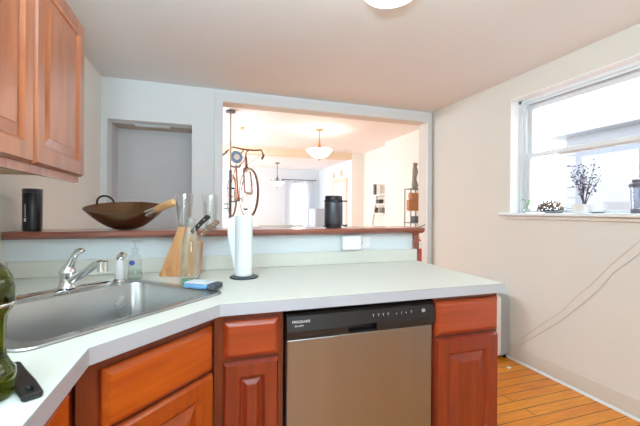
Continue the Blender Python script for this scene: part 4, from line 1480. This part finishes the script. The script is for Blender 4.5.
# metal rack with bag against the near living room wall
rk = thing('metal_rack', 'slim grey metal rack against the living room wall near the opening', 'rack', (2.88, 4.38, 0), 0)
for x, y in ((-0.095, -0.06), (0.085, -0.06), (-0.095, 0.10), (0.085, 0.10)):
    MB().cyl((x, y, 0.001), (x, y, 1.549), 0.009, None, 10).build('post', 'rack_metal', rk, smooth=True)
for z in (0.35, 1.06, 1.5495):
    MB().box(-0.105, 0.095, -0.07, 0.11, z, z + 0.014).build('shelf', 'rack_metal', rk)
bg = thing('leather_bag', 'tan leather bag hanging on the front of the metal rack', 'bag', (2.83, 4.285, 1.24), 0)
b = MB()
b.loft([[(x, 0.012, z) for x, z in rrect(-0.13, 0.09, 0.0, 0.16, 0.03, 4)], [(x, -0.05, z) for x, z in rrect(-0.125, 0.085, 0.004, 0.155, 0.03, 4)]])
b.build('pouch', 'leather', bg, smooth=True)
b = MB()
b.loft([[(x, 0.013, z) for x, z in rrect(-0.10, 0.09, 0.161, 0.26, 0.03, 4)], [(x, -0.06, z) for x, z in rrect(-0.10, 0.09, 0.161, 0.235, 0.03, 4)]])
b.build('flap', 'leather', bg, smooth=True)
sf = tag(MB().tube([(0, 0, 0.001), (0.004, 0, 0.05), (-0.008, 0, 0.14), (0.01, 0, 0.25), (0.0, 0, 0.32), (0.012, 0, 0.37)], [0.040, 0.048, 0.030, 0.042, 0.028, 0.036], 14).build('knit_bundle', 'scarf', smooth=True),
         'mottled grey knitted bundle standing on top of the metal rack', 'textile')
sf.location = (2.90, 4.40, 1.567)
bx = tag(MB().box(-0.05, 0.05, -0.05, 0.05, 0, 0.09).build('storage_box', 'slate_cloth', bevel=0.006), 'small slate storage box on the middle shelf of the metal rack', 'box')
bx.location = (2.905, 4.39, 1.0745)

# sofa, bag, cupboard, small pictures in the dining room
sofa = thing('sofa', 'grey-green sofa whose back shows above the ledge in the dining room', 'sofa', (1.30, 7.05, 0), 0)
MB().box(-0.30, 0.66, 0.0, 0.16, 0.12, 0.935).build('backrest', 'sofa', sofa, bevel=0.04, seg=3)
MB().box(-0.30, 0.66, 0.161, 0.80, 0.12, 0.42).build('seat', 'sofa', sofa, bevel=0.03, seg=3)
for x0 in (-0.42, 0.661):
    MB().box(x0, x0 + 0.119, 0.0, 0.80, 0.12, 0.62).build('armrest', 'sofa', sofa, bevel=0.03, seg=3)
for x in (-0.36, 0.72):
    for y in (0.06, 0.74):
        MB().cyl((x, y, 0.001), (x, y, 0.119), 0.022, None, 12).build('leg', 'book_dark', sofa)
bag = thing('stool', 'dark stool behind the ledge left of the sofa', 'stool', (0.84, 6.2, 0), 0)
MB().lathe([(0, 0.86), (0.13, 0.86), (0.15, 0.89), (0.14, 0.925), (0.10, 0.935), (0, 0.937)], 28).build('cushion', 'dark_cloth', bag, smooth=True)
for k in range(4):
    a = PI / 4 + k * PI / 2
    MB().tube([(0.09 * math.cos(a), 0.09 * math.sin(a), 0.859), (0.17 * math.cos(a), 0.17 * math.sin(a), 0.001)], 0.014, 10).build('leg', 'book_dark', bag, smooth=True)
cb = thing('cupboard', 'tall blue-grey cupboard against the dining room wall behind the canister', 'cupboard', (2.56, 8.10, 0), 0)
MB().box(0, 0.36, 0, 0.60, 0.06, 1.29).build('carcass', 'cupboard', cb, bevel=0.004)
for y0 in (0.012, 0.304):
    MB().box(-0.019, -0.001, y0, y0 + 0.284, 0.08, 1.27).build('door', 'cupboard', cb, bevel=0.003)
MB().box(0.02, 0.34, 0.02, 0.58, 0.001, 0.0595).build('plinth', 'book_dark', cb)
for y, z, w, h, lab in ((7.92, 2.02, 0.09, 0.13, 'left of two small tan pictures above the dining room door'), (7.42, 2.03, 0.10, 0.14, 'right of two small tan pictures above the dining room door')):
    pc = thing('small_picture', lab, 'picture', (2.949, y, z), 0, 'small pictures above the dining door')
    MB().box(-0.018, -0.0005, -w / 2, w / 2, 0, h).build('picture_frame', 'beam', pc, bevel=0.003)
    MB().box(-0.0195, -0.0185, -w / 2 + 0.012, w / 2 - 0.012, 0.012, h - 0.012).build('picture_print', 'picture', pc)
